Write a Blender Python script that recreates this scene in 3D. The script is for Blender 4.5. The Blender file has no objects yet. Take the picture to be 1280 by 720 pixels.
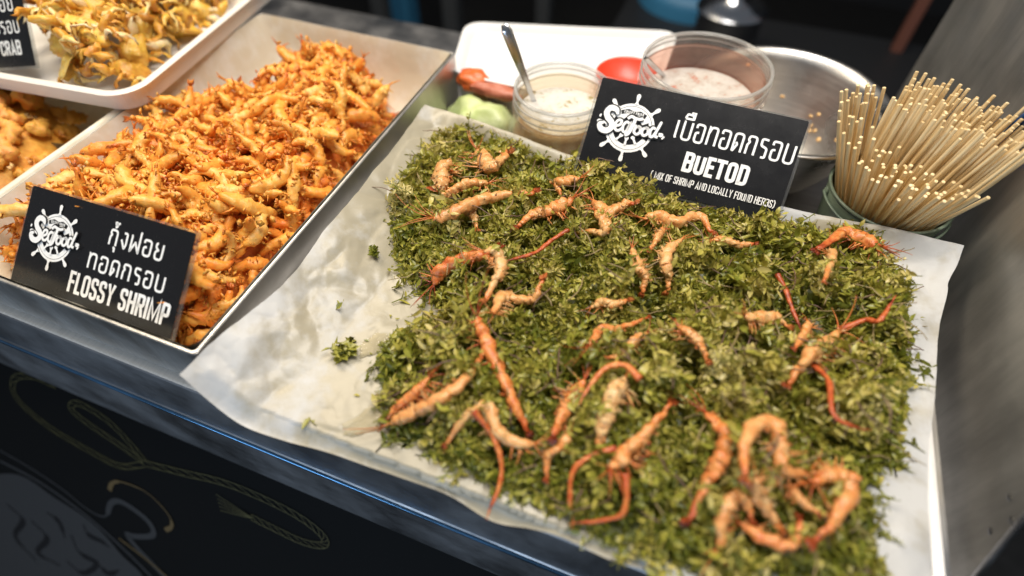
import bpy, math, random
import numpy as np
from mathutils import Vector, Matrix, noise

sc = bpy.context.scene
COL = sc.collection
# ------------------------------------------------------------------ camera, world, lamps, exposure
FPX = 700.0                                   # focal length in pixels of a 1280 px wide frame
CAMZ = 0.44
PITCH = math.atan2(877, 700)
YAW = math.atan2(433, math.hypot(877, 700))
FW = Vector((-math.sin(YAW)*math.cos(PITCH), math.cos(YAW)*math.cos(PITCH), -math.sin(PITCH)))
RT = Vector((math.cos(YAW), math.sin(YAW), 0))
UP = RT.cross(FW)
CAM = Vector((0, 0, CAMZ))
cam = bpy.data.cameras.new('camera')
cam.sensor_width = 36
cam.lens = FPX/1280*36
cam.clip_start = 0.02
cam.clip_end = 60
cam.dof.use_dof = True
cam.dof.focus_distance = 0.575
cam.dof.aperture_fstop = 1.5
cam.dof.aperture_blades = 9
camo = bpy.data.objects.new('camera', cam)
camo.matrix_world = Matrix(((RT.x, UP.x, -FW.x, CAM.x), (RT.y, UP.y, -FW.y, CAM.y), (RT.z, UP.z, -FW.z, CAM.z), (0, 0, 0, 1)))
COL.objects.link(camo)
sc.camera = camo

w = bpy.data.worlds.new('World')
sc.world = w
w.use_nodes = True
w.node_tree.nodes['Background'].inputs[0].default_value = (0.80, 0.88, 1.0, 1)
w.node_tree.nodes['Background'].inputs[1].default_value = 0.10

def lamp(name, loc, target, power, color, sx, sy):
    l = bpy.data.lights.new(name, 'AREA')
    l.energy = power
    l.color = color
    l.shape = 'RECTANGLE'
    l.size, l.size_y = sx, sy
    o = bpy.data.objects.new(name, l)
    o.location = loc
    o.rotation_euler = (Vector(target)-Vector(loc)).to_track_quat('-Z', 'Y').to_euler()
    COL.objects.link(o)
    return o
lamp('stall_lamp', (0.05, 0.48, 1.60), (0.0, 0.34, 0.0), 23, (1.0, 0.945, 0.88), 0.95, 0.60)
lamp('stall_lamp', (-1.05, 0.75, 1.35), (-0.55, 0.40, 0.0), 13, (1.0, 0.86, 0.66), 0.60, 0.50)
lamp('tube_lamp', (-0.3, -1.7, 0.10), (-0.1, 0.1, -0.1), 11, (0.60, 0.78, 1.0), 1.6, 0.35)  # added bluish fill out of frame, brightens the rail face

sc.view_settings.view_transform = 'Standard'
sc.view_settings.look = 'None'
sc.view_settings.gamma = 1
sc.view_settings.exposure = 0.5
sc.cycles.use_denoising = True
sc.cycles.max_bounces = 8
sc.cycles.transparent_max_bounces = 16

# ------------------------------------------------------------------ layout helpers: survey of the photograph on real planes
def ray(px, py):
    return FW*FPX + RT*(px-640) - UP*(py-360)
def at(px, py, z=0.0):
    d = ray(px, py)
    return CAM + d*((z-CAM.z)/d.z)
def aty(px, py, y):
    d = ray(px, py)
    return CAM + d*((y-CAM.y)/d.y)
def atx(px, py, x):
    d = ray(px, py)
    return CAM + d*((x-CAM.x)/d.x)
def pixel(p):
    v = Vector(p)-CAM; d = v.dot(FW)
    return 640+FPX*v.dot(RT)/d, 360-FPX*v.dot(UP)/d
def depth(p):
    return (Vector(p)-CAM).dot(FW)

rng = random.Random(11)
np.random.seed(5)

# ------------------------------------------------------------------ object helpers
def empty(name, loc=(0, 0, 0), mat=None):
    o = bpy.data.objects.new(name, None)
    o.empty_display_size = 0.02
    if mat is not None:
        o.matrix_world = mat
    else:
        o.location = loc
    COL.objects.link(o)
    return o
def tag(o, label=None, cat=None, group=None, kind=None):
    if label: o['label'] = label
    if cat: o['category'] = cat
    if group: o['group'] = group
    if kind: o['kind'] = kind
    return o

class MB:
    """collects verts and faces, then links them as one mesh object"""
    def __init__(s):
        s.v = []; s.f = []; s.t = []; s.mi = []
    def add(s, verts, faces, tint=0.5, mi=0):
        b = len(s.v)
        s.v += [tuple(p) for p in verts]
        s.t += ([tint]*len(verts) if not isinstance(tint, (list, tuple)) else list(tint))
        s.f += [tuple(i+b for i in q) for q in faces]
        s.mi += [mi]*len(faces)
    def box(s, a, b, tint=0.5):
        x0, y0, z0 = a; x1, y1, z1 = b
        s.add([(x0,y0,z0),(x1,y0,z0),(x1,y1,z0),(x0,y1,z0),(x0,y0,z1),(x1,y0,z1),(x1,y1,z1),(x0,y1,z1)],
              [(0,3,2,1),(4,5,6,7),(0,1,5,4),(1,2,6,5),(2,3,7,6),(3,0,4,7)], tint)
    def tube(s, pts, rad, n=8, tint=0.5, cap=True, flat=1.0, flatdir=None, mi=0):
        pts = [Vector(p) for p in pts]
        m = len(pts)
        if not isinstance(rad, (list, tuple)): rad = [rad]*m
        T = [(pts[min(i+1, m-1)]-pts[max(i-1, 0)]).normalized() for i in range(m)]
        u = Vector(flatdir) if flatdir is not None else (Vector((0,0,1)) if abs(T[0].z) < 0.9 else Vector((1,0,0)))
        vs = []
        for i in range(m):
            u = (u - T[i]*u.dot(T[i]))
            u = u.normalized() if u.length > 1e-9 else T[i].orthogonal().normalized()
            w_ = T[i].cross(u)
            for k in range(n):
                a = 2*math.pi*k/n
                vs.append(pts[i] + u*(math.cos(a)*rad[i]*flat) + w_*(math.sin(a)*rad[i]))
        fs = [(i*n+k, i*n+(k+1) % n, (i+1)*n+(k+1) % n, (i+1)*n+k) for i in range(m-1) for k in range(n)]
        tt = tint
        if isinstance(tint, (list, tuple)): tt = [tint[i] for i in range(m) for _ in range(n)]
        if cap:
            fs.append(tuple(range(n-1, -1, -1))); fs.append(tuple((m-1)*n+k for k in range(n)))
        s.add(vs, fs, tt, mi)
    def lathe(s, prof, c=(0, 0, 0), n=48, tint=0.5, closed=False):
        vs = [(c[0]+r*math.cos(2*math.pi*k/n), c[1]+r*math.sin(2*math.pi*k/n), c[2]+z) for r, z in prof for k in range(n)]
        m = len(prof)
        fs = [(i*n+k, i*n+(k+1) % n, (i+1)*n+(k+1) % n, (i+1)*n+k) for i in range(m-1) for k in range(n)]
        if closed:
            fs += [((m-1)*n+k, (m-1)*n+(k+1) % n, (k+1) % n, k) for k in range(n)]
        s.add(vs, fs, tint)
    def loft(s, loops, cap0=True, cap1=True, tint=0.5):
        n = len(loops[0]); m = len(loops)
        vs = [p for l in loops for p in l]
        fs = [(i*n+k, i*n+(k+1) % n, (i+1)*n+(k+1) % n, (i+1)*n+k) for i in range(m-1) for k in range(n)]
        if cap0: fs.append(tuple(range(n-1, -1, -1)))
        if cap1: fs.append(tuple((m-1)*n+k for k in range(n)))
        s.add(vs, fs, tint)
    def mesh(s, name, mats, smooth=False):
        me = bpy.data.meshes.new(name)
        me.from_pydata(s.v, [], s.f)
        for m_ in (mats if isinstance(mats, (list, tuple)) else [mats]): me.materials.append(m_)
        a = me.attributes.new('tint', 'FLOAT', 'POINT')
        a.data.foreach_set('value', np.array(s.t, dtype=np.float32))
        me.polygons.foreach_set('material_index', np.array(s.mi, dtype=np.int32))
        if smooth: me.polygons.foreach_set('use_smooth', np.ones(len(s.f), dtype=bool))
        me.update()
        return me
    def build(s, name, mats, parent=None, smooth=False):
        o = bpy.data.objects.new(name, s.mesh(name, mats, smooth))
        COL.objects.link(o)
        if parent is not None: o.parent = parent
        return o
def inst(name, me, parent=None, mat=None):
    o = bpy.data.objects.new(name, me)
    COL.objects.link(o)
    if parent is not None: o.parent = parent
    if mat is not None: o.matrix_world = mat
    return o

def rrect(x0, x1, y0, y1, r, z, seg=5):
    pts = []
    for cx, cy, a0 in ((x1-r, y0+r, -90), (x1-r, y1-r, 0), (x0+r, y1-r, 90), (x0+r, y0+r, 180)):
        for k in range(seg+1):
            a = math.radians(a0+90*k/seg)
            pts.append((cx+r*math.cos(a), cy+r*math.sin(a), z))
    return pts
def spline(pts, n):
    """Catmull-Rom through the points"""
    P = [Vector(p) for p in pts]
    if len(P) == 2: return [P[0].lerp(P[1], i/(n-1)) for i in range(n)]
    P = [P[0]*2-P[1]] + P + [P[-1]*2-P[-2]]
    m = len(P)-3
    out = []
    for i in range(n):
        t = i/(n-1)*m; k = min(int(t), m-1); t -= k
        a, b, c, d = P[k:k+4]
        out.append(0.5*((2*b)+(c-a)*t+(2*a-5*b+4*c-d)*t*t+(3*b-a-3*c+d)*t**3))
    return out
def inpoly(x, y, poly):
    c = False; j = len(poly)-1
    for i in range(len(poly)):
        xi, yi = poly[i]; xj, yj = poly[j]
        if (yi > y) != (yj > y) and x < (xj-xi)*(y-yi)/(yj-yi)+xi: c = not c
        j = i
    return c
def edgedist(x, y, poly):
    best = 9
    for i in range(len(poly)):
        ax, ay = poly[i-1]; bx, by = poly[i]
        dx, dy = bx-ax, by-ay
        t = max(0, min(1, ((x-ax)*dx+(y-ay)*dy)/(dx*dx+dy*dy+1e-12)))
        best = min(best, math.hypot(x-ax-t*dx, y-ay-t*dy))
    return best
def sstep(t):
    t = max(0.0, min(1.0, t)); return t*t*(3-2*t)
def nz(x, y, z=0.0, s=1.0):
    return noise.noise(Vector((x*s, y*s, z*s)))

# ------------------------------------------------------------------ materials
def pmat(name, col=(0.5, 0.5, 0.5), rough=0.5, metal=0.0, spec=0.5, sss=0.0, sssr=(0.01, 0.004, 0.002), coat=0.0):
    m = bpy.data.materials.new(name); m.use_nodes = True
    b = m.node_tree.nodes['Principled BSDF']
    b.inputs['Base Color'].default_value = (*col, 1)
    b.inputs['Roughness'].default_value = rough
    b.inputs['Metallic'].default_value = metal
    b.inputs['Specular IOR Level'].default_value = spec
    b.inputs['Coat Weight'].default_value = coat
    if sss:
        b.inputs['Subsurface Weight'].default_value = sss
        b.inputs['Subsurface Radius'].default_value = sssr
        b.inputs['Subsurface Scale'].default_value = 1.0
    return m, m.node_tree.nodes, m.node_tree.links, b
def node(N, t, **kw):
    n = N.new(t)
    for k, v in kw.items():
        if k in n.inputs.keys(): n.inputs[k].default_value = v
        else: setattr(n, k, v)
    return n
def ramp(N, stops):
    r = N.new('ShaderNodeValToRGB'); e = r.color_ramp.elements
    while len(e) < len(stops): e.new(0.5)
    for i, (p, c) in enumerate(stops):
        e[i].position = p; e[i].color = (*c, 1) if len(c) == 3 else c
    return r
def bump(N, L, b, src, dist, strength=1.0):
    bp = N.new('ShaderNodeBump'); bp.inputs['Distance'].default_value = dist; bp.inputs['Strength'].default_value = strength
    L.new(src, bp.inputs['Height']); L.new(bp.outputs[0], b.inputs['Normal'])

def steel(name, col, rough, stretch=(6, 900, 6), bumpd=0.00003, dirt=0.25):
    m, N, L, b = pmat(name, col, rough, 1.0)
    tc = N.new('ShaderNodeTexCoord'); mp = N.new('ShaderNodeMapping'); mp.inputs['Scale'].default_value = stretch
    L.new(tc.outputs['Object'], mp.inputs[0])
    n1 = node(N, 'ShaderNodeTexNoise', Scale=1.0, Detail=6.0, Roughness=0.65); L.new(mp.outputs[0], n1.inputs['Vector'])
    n2 = node(N, 'ShaderNodeTexNoise', Scale=14.0, Detail=5.0, Roughness=0.6); L.new(tc.outputs['Object'], n2.inputs['Vector'])
    mr = node(N, 'ShaderNodeMapRange'); mr.inputs[1].default_value = 0.3; mr.inputs[2].default_value = 0.7
    mr.inputs[3].default_value = max(0.05, rough-0.12); mr.inputs[4].default_value = rough+0.18
    L.new(n2.outputs[0], mr.inputs[0]); L.new(mr.outputs[0], b.inputs['Roughness'])
    rp = ramp(N, [(0.35, tuple(c*(1-dirt) for c in col)), (0.65, col)])
    mx = node(N, 'ShaderNodeMath', operation='ADD'); mx.inputs[1].default_value = 0
    L.new(n1.outputs[0], rp.inputs[0]); L.new(rp.outputs[0], b.inputs['Base Color'])
    bump(N, L, b, n1.outputs[0], bumpd*20, 0.35)
    return m
M = {}
M['steel'] = steel('brushed_steel', (0.52, 0.51, 0.50), 0.32)
M['steel_tray'] = steel('tray_steel', (0.70, 0.68, 0.65), 0.42, (300, 8, 8))
M['steel_rail'] = steel('rail_steel', (0.36, 0.36, 0.37), 0.45, (5, 5, 700), dirt=0.15)
M['steel_wall'] = steel('wall_steel', (0.50, 0.48, 0.44), 0.40, (14, 26, 5), dirt=0.30)
M['steel_wall'].node_tree.nodes['Principled BSDF'].inputs['Metallic'].default_value = 0.7
M['chrome'] = steel('spoon_steel', (0.62, 0.63, 0.65), 0.16, (40, 40, 40), dirt=0.05)
M['counter'] = steel('counter_steel', (0.40, 0.40, 0.41), 0.40, (8, 300, 8))
M['bowl'] = steel('bowl_steel', (0.62, 0.60, 0.57), 0.30, (10, 10, 250))
M['strip'] = steel('strip_steel', (0.82, 0.81, 0.77), 0.6, (300, 8, 8), dirt=0.12)
M['strip'].node_tree.nodes['Principled BSDF'].inputs['Metallic'].default_value = 0.35
M['bead'] = steel('blue_edge_bead', (0.16, 0.36, 0.62), 0.30, (40, 40, 40), dirt=0.1)  # blue light reflected along the rail bend, put into the bead's colour
M['dark'] = pmat('dark_board', (0.012, 0.013, 0.015), 0.5)[0]
M['black_card'] = None
M['ink_white'] = pmat('white_ink', (0.82, 0.82, 0.80), 0.5)[0]
M['ink_black'] = pmat('black_ink', (0.010, 0.010, 0.011), 0.35)[0]

m, N, L, b = pmat('black_card', (0.010, 0.010, 0.011), 0.16, spec=0.5)
tc = N.new('ShaderNodeTexCoord')
n1 = node(N, 'ShaderNodeTexNoise', Scale=28.0, Detail=8.0, Roughness=0.7); L.new(tc.outputs['Object'], n1.inputs['Vector'])
rp = ramp(N, [(0.35, (0.22,)*3), (0.8, (0.33,)*3)]); L.new(n1.outputs[0], rp.inputs[0]); L.new(rp.outputs[0], b.inputs['Roughness'])
n2 = node(N, 'ShaderNodeTexNoise', Scale=900.0, Detail=1.0); L.new(tc.outputs['Object'], n2.inputs['Vector'])
rp = ramp(N, [(0.76, (0.009, 0.009, 0.010)), (0.80, (0.16, 0.15, 0.14))]); L.new(n2.outputs[0], rp.inputs[0]); L.new(rp.outputs[0], b.inputs['Base Color'])
M['black_card'] = m

def clear(name, tint=(0.96, 0.97, 0.97), rough=0.04, ior=1.45, boost=1.0, milk=0.0):
    m = bpy.data.materials.new(name); m.use_nodes = True
    N, L = m.node_tree.nodes, m.node_tree.links
    N.clear()
    o = N.new('ShaderNodeOutputMaterial'); mx = N.new('ShaderNodeMixShader')
    t = N.new('ShaderNodeBsdfTransparent'); t.inputs[0].default_value = (*tint, 1)
    g = N.new('ShaderNodeBsdfGlossy'); g.inputs['Roughness'].default_value = rough
    fr = N.new('ShaderNodeLayerWeight'); fr.inputs[0].default_value = 0.5
    pw = node(N, 'ShaderNodeMath', operation='POWER'); pw.inputs[1].default_value = 2.4
    mu = node(N, 'ShaderNodeMath', operation='MULTIPLY_ADD'); mu.inputs[1].default_value = 0.45*boost; mu.inputs[2].default_value = 0.06
    L.new(fr.outputs['Facing'], pw.inputs[0]); L.new(pw.outputs[0], mu.inputs[0]); L.new(mu.outputs[0], mx.inputs[0])
    L.new(t.outputs[0], mx.inputs[1]); L.new(g.outputs[0], mx.inputs[2])
    df = N.new('ShaderNodeBsdfTranslucent'); df.inputs[0].default_value = (0.9, 0.9, 0.88, 1)
    d2 = N.new('ShaderNodeBsdfDiffuse'); d2.inputs[0].default_value = (0.85, 0.85, 0.83, 1)
    m2 = N.new('ShaderNodeMixShader'); L.new(df.outputs[0], m2.inputs[1]); L.new(d2.outputs[0], m2.inputs[2])
    m3 = N.new('ShaderNodeMixShader'); m3.inputs[0].default_value = milk
    L.new(mx.outputs[0], m3.inputs[1]); L.new(m2.outputs[0], m3.inputs[2]); L.new(m3.outputs[0], o.inputs[0])
    return m
M['pet'] = clear('clear_plastic', (0.98, 0.98, 0.97), 0.08, 1.5, 1.1, 0.10)
M['pet_rim'] = clear('clear_plastic_rim', (0.95, 0.95, 0.94), 0.10, 1.5, 1.6, 0.30)
M['film_red'] = clear('red_sauce_film', (0.97, 0.66, 0.55), 0.2, 1.4, 0.5, 0.05)
M['film_tan'] = clear('tan_sauce_film', (0.97, 0.86, 0.68), 0.2, 1.4, 0.5, 0.05)
M['acrylic'] = clear('clear_acrylic', (0.90, 0.92, 0.93), 0.05, 1.5, 1.6, 0.06)

def paper(name, col, oilcol, rough=0.55):
    m, N, L, b = pmat(name, col, rough, sss=0.0)
    tc = N.new('ShaderNodeTexCoord')
    at_ = N.new('ShaderNodeAttribute'); at_.attribute_name = 'tint'
    n1 = node(N, 'ShaderNodeTexNoise', Scale=30.0, Detail=6.0, Roughness=0.6); L.new(tc.outputs['Object'], n1.inputs['Vector'])
    ad = node(N, 'ShaderNodeMath', operation='ADD'); L.new(at_.outputs['Fac'], ad.inputs[0]); L.new(n1.outputs[0], ad.inputs[1])
    r1 = ramp(N, [(0.70, (0, 0, 0)), (0.98, (1, 1, 1))]); L.new(ad.outputs[0], r1.inputs[0])
    mc = N.new('ShaderNodeMix'); mc.data_type = 'RGBA'
    mc.inputs[6].default_value = (*col, 1); mc.inputs[7].default_value = (*oilcol, 1)
    L.new(r1.outputs[0], mc.inputs[0]); L.new(mc.outputs[2], b.inputs['Base Color'])
    mr = node(N, 'ShaderNodeMapRange'); mr.inputs[3].default_value = rough; mr.inputs[4].default_value = 0.36
    L.new(r1.outputs[0], mr.inputs[0]); L.new(mr.outputs[0], b.inputs['Roughness'])
    n2 = node(N, 'ShaderNodeTexNoise', Scale=55.0, Detail=5.0, Roughness=0.55, Distortion=0.8); L.new(tc.outputs['Object'], n2.inputs['Vector'])
    bump(N, L, b, n2.outputs[0], 0.003, 0.22)
    return m
M['paper'] = paper('greaseproof_paper', (0.52, 0.52, 0.51), (0.37, 0.335, 0.25))
M['liner'] = paper('tray_liner_paper', (0.80, 0.79, 0.72), (0.68, 0.62, 0.48))
M['white_enamel'] = pmat('white_enamel', (0.78, 0.75, 0.69), 0.35)[0]
M['white_board'] = pmat('white_plastic', (0.82, 0.83, 0.83), 0.45)[0]

def fried(name, stops, rough=0.42, scale=170.0, sss=0.12, bumpd=0.0012, spread=0.30):
    """fried food: colour from noise on the piece plus its own tint and a per-piece shift"""
    m, N, L, b = pmat(name, (0.6, 0.3, 0.1), rough, sss=sss, sssr=(0.006, 0.0025, 0.001))
    tc = N.new('ShaderNodeTexCoord'); oi = N.new('ShaderNodeObjectInfo')
    at_ = N.new('ShaderNodeAttribute'); at_.attribute_name = 'tint'
    of = N.new('ShaderNodeVectorMath'); of.operation = 'ADD'
    L.new(tc.outputs['Object'], of.inputs[0]); L.new(oi.outputs['Random'], of.inputs[1])
    n1 = node(N, 'ShaderNodeTexNoise', Scale=scale, Detail=6.0, Roughness=0.65); L.new(of.outputs[0], n1.inputs['Vector'])
    s1 = node(N, 'ShaderNodeMath', operation='MULTIPLY_ADD'); s1.inputs[1].default_value = 0.9; s1.inputs[2].default_value = -0.45
    L.new(n1.outputs[0], s1.inputs[0])
    s2 = node(N, 'ShaderNodeMath', operation='MULTIPLY_ADD'); s2.inputs[1].default_value = spread; s2.inputs[2].default_value = -spread/2
    L.new(oi.outputs['Random'], s2.inputs[0])
    a1 = node(N, 'ShaderNodeMath', operation='ADD'); L.new(s1.outputs[0], a1.inputs[0]); L.new(at_.outputs['Fac'], a1.inputs[1])
    a2 = node(N, 'ShaderNodeMath', operation='ADD'); L.new(a1.outputs[0], a2.inputs[0]); L.new(s2.outputs[0], a2.inputs[1])
    rp = ramp(N, stops); L.new(a2.outputs[0], rp.inputs[0])
    # sparse dark specks of frying crumbs
    n3 = node(N, 'ShaderNodeTexNoise', Scale=scale*3.2, Detail=2.0); L.new(of.outputs[0], n3.inputs['Vector'])
    r3 = ramp(N, [(0.70, (1, 1, 1)), (0.78, (0.35, 0.25, 0.2))]); L.new(n3.outputs[0], r3.inputs[0])
    mx = N.new('ShaderNodeMix'); mx.data_type = 'RGBA'; mx.blend_type = 'MULTIPLY'; mx.inputs[0].default_value = 1
    L.new(rp.outputs[0], mx.inputs[6]); L.new(r3.outputs[0], mx.inputs[7]); L.new(mx.outputs[2], b.inputs['Base Color'])
    n2 = node(N, 'ShaderNodeTexNoise', Scale=scale*2.6, Detail=5.0, Roughness=0.6); L.new(of.outputs[0], n2.inputs['Vector'])
    bump(N, L, b, n2.outputs[0], bumpd, 0.6)
    return m
M['flossy'] = fried('fried_flossy_shrimp', [(0.0, (0.32, 0.05, 0.010)), (0.25, (0.66, 0.16, 0.020)), (0.5, (0.84, 0.30, 0.040)), (0.75, (0.88, 0.42, 0.07)), (1.0, (0.88, 0.54, 0.16))], 0.36)
M['herb_shrimp'] = fried('fried_herb_shrimp', [(0.0, (0.20, 0.030, 0.012)), (0.25, (0.48, 0.09, 0.022)), (0.5, (0.66, 0.23, 0.06)), (0.75, (0.72, 0.38, 0.14)), (1.0, (0.68, 0.48, 0.23))], 0.28, 150.0, spread=0.12)
M['batter'] = fried('golden_batter', [(0.0, (0.30, 0.09, 0.012)), (0.3, (0.64, 0.27, 0.03)), (0.55, (0.78, 0.42, 0.07)), (0.8, (0.80, 0.32, 0.08)), (1.0, (0.80, 0.56, 0.24))], 0.5, 120.0)
M['crab'] = fried('fried_crab_shell', [(0.0, (0.28, 0.07, 0.010)), (0.3, (0.62, 0.27, 0.03)), (0.55, (0.76, 0.46, 0.07)), (0.8, (0.80, 0.60, 0.22)), (1.0, (0.78, 0.62, 0.36))], 0.4, 90.0)

# ------------------------------------------------------------------ the setting: ground, dark surroundings
g = MB(); g.box((-6, -5, -0.95), (6, 8, -0.9))
mt, N, L, b = pmat('wet_asphalt', (0.02, 0.02, 0.022), 0.6)
tc = N.new('ShaderNodeTexCoord'); n1 = node(N, 'ShaderNodeTexNoise', Scale=30.0, Detail=6.0); L.new(tc.outputs['Object'], n1.inputs['Vector'])
rp = ramp(N, [(0.3, (0.004, 0.004, 0.004)), (0.7, (0.012, 0.012, 0.012))]); L.new(n1.outputs[0], rp.inputs[0]); L.new(rp.outputs[0], b.inputs['Base Color'])
tag(g.build('ground', mt), 'dark ground behind and under the stall', None, None, 'structure')
g = MB(); g.box((-4, 3.4, -0.9), (4, 3.46, 1.8))
tag(g.build('back_wall', M['dark']), 'unlit dark back wall behind the stall', None, None, 'structure')

# ------------------------------------------------------------------ stall counter
ZS = -0.030                        # top of the front rail
ZC = -0.085                        # counter top the pans and jars stand on
YR = at(0, 394, ZS).y              # front edge of the rail
YS = at(0, 378, ZS).y              # back edge of the bright strip
zc = aty(300, 424.4+0.415*300, YR-0.004).z
zd = aty(300, 453.3+0.427*300, YR-0.004).z
XL, XR = -1.35, 0.302
counter = empty('stall_counter', (0, YR, -0.9))
tag(counter, 'stainless steel stall counter with dark front panel under the food trays', 'counter')
def under(o, par):
    o.parent = par
    o.matrix_parent_inverse = par.matrix_world.inverted()
    return o
bpy.context.view_layer.update()
def prism_x(pts, x0, x1):
    """extrude a y-z outline along x"""
    n = len(pts); mb = MB()
    mb.add([(x0, y, z) for y, z in pts]+[(x1, y, z) for y, z in pts],
           [(i, (i+1) % n, n+(i+1) % n, n+i) for i in range(n)]+[tuple(range(n-1, -1, -1)), tuple(n+i for i in range(n))])
    return mb
c = MB(); c.box((XL, YS+0.012, ZC-0.03), (XR, 0.93, ZC)); under(c.build('counter_top', M['counter']), counter)
o = under(prism_x([(YR+0.001, ZS-0.0015), (YR+0.0025, ZS), (YS+0.011, ZS), (YS+0.011, ZC-0.03), (YR-0.004, zd), (YR-0.004, zc-0.001), (YR-0.006, zc+0.002), (YR-0.003, zc+0.005)], XL, XR).build('front_rail', M['steel_rail']), counter)
o = under(prism_x([(YR+0.0022, ZS+0.0005), (YR+0.004, ZS+0.0011), (YS+0.010, ZS+0.0011), (YS+0.010, ZS+0.0005)], XL, XR).build('rail_strip', M['strip']), counter)
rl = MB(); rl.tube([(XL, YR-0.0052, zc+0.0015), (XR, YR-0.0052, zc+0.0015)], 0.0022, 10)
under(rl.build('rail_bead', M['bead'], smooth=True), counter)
YP = YR+0.010
FLARE = math.radians(30)                          # the printed front board leans out towards the customer at its foot
PV = Vector((0, -math.sin(FLARE), -math.cos(FLARE))); PN = Vector((0, -math.cos(FLARE), math.sin(FLARE)))
PO = Vector((0, YP, zd+0.004))
c = MB(); vs = [PO+PV*v_+PN*n_+Vector((x_, 0, 0)) for x_ in (XL, XR) for v_ in (-0.006, 0.74) for n_ in (0, -0.012)]
c.add(vs, [(0, 2, 3, 1), (4, 5, 7, 6), (0, 4, 6, 2), (1, 3, 7, 5), (0, 1, 5, 4), (2, 6, 7, 3)])
mt, N, L, b = pmat('black_vinyl', (0.006, 0.006, 0.006), 0.6, spec=0.10)
panel = under(c.build('front_panel', mt), counter)

# ------------------------------------------------------------------ stroke lettering
def corner_round(pts, r, closed=False):
    pts = [Vector(p) for p in pts]; n = len(pts); out = []
    for i, p in enumerate(pts):
        if not closed and i in (0, n-1): out.append(p); continue
        a, c_ = pts[i-1], pts[(i+1) % n]
        ri = r[i] if isinstance(r, (list, tuple)) else r
        d1, d2 = a-p, c_-p
        k = min(ri, d1.length*0.48, d2.length*0.48)
        if k < 1e-9: out.append(p); continue
        s_, e_ = p+d1.normalized()*k, p+d2.normalized()*k
        for q in range(7):
            t = q/6
            out.append(s_*(1-t)**2+p*2*t*(1-t)+e_*t*t)
    return out
class Ink:
    """flat ribbons of ink stacked a hair apart on a card"""
    def __init__(s, h0=0.0): s.mb = MB(); s.h = h0
    def ribbon(s, pts, hw, closed=False, thick=0.00004, mi=0):
        P = [Vector((p[0], p[1])) for p in pts]
        Q = [P[0]]
        for p in P[1:]:
            if (p-Q[-1]).length > 1e-7: Q.append(p)
        P = Q; n = len(P)
        if not isinstance(hw, (list, tuple)): hw = [hw]*n
        elif len(hw) != n: hw = [hw[min(len(hw)-1, int(i*len(hw)/n))] for i in range(n)]
        s.h += 0.00004
        vs = []
        for i in range(n):
            a = P[i-1] if (i > 0 or closed) else None
            c_ = P[(i+1) % n] if (i < n-1 or closed) else None
            if a is None: d = (c_-P[i]).normalized(); k = 1
            elif c_ is None: d = (P[i]-a).normalized(); k = 1
            else:
                d1, d2 = (P[i]-a).normalized(), (c_-P[i]).normalized()
                d = (d1+d2)
                d = d.normalized() if d.length > 1e-6 else d1
                k = min(2.0, 1/max(0.3, d.dot(d1)))
            nn = Vector((-d.y, d.x))*hw[i]*k
            vs += [(*(P[i]+nn), s.h), (*(P[i]-nn), s.h)]
        m_ = n if closed else n-1
        fs = [(2*i+1, 2*((i+1) % n)+1, 2*((i+1) % n), 2*i) for i in range(m_)]
        s.mb.add(vs, fs, 0.5, mi)
    def disc(s, c, r, n=14, ry=None, rot=0, mi=0):
        s.h += 0.00004
        ry = ry or r
        vs = []
        for k in range(n):
            a = 2*math.pi*k/n; x, y = r*math.cos(a), ry*math.sin(a)
            vs.append((c[0]+x*math.cos(rot)-y*math.sin(rot), c[1]+x*math.sin(rot)+y*math.cos(rot), s.h))
        s.mb.add(vs, [tuple(range(n))], 0.5, mi)
    def poly(s, pts, mi=0):
        s.h += 0.00004
        s.mb.add([(*p, s.h) for p in pts], [tuple(range(len(pts)))], 0.5, mi)
R3 = 0.33
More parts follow.
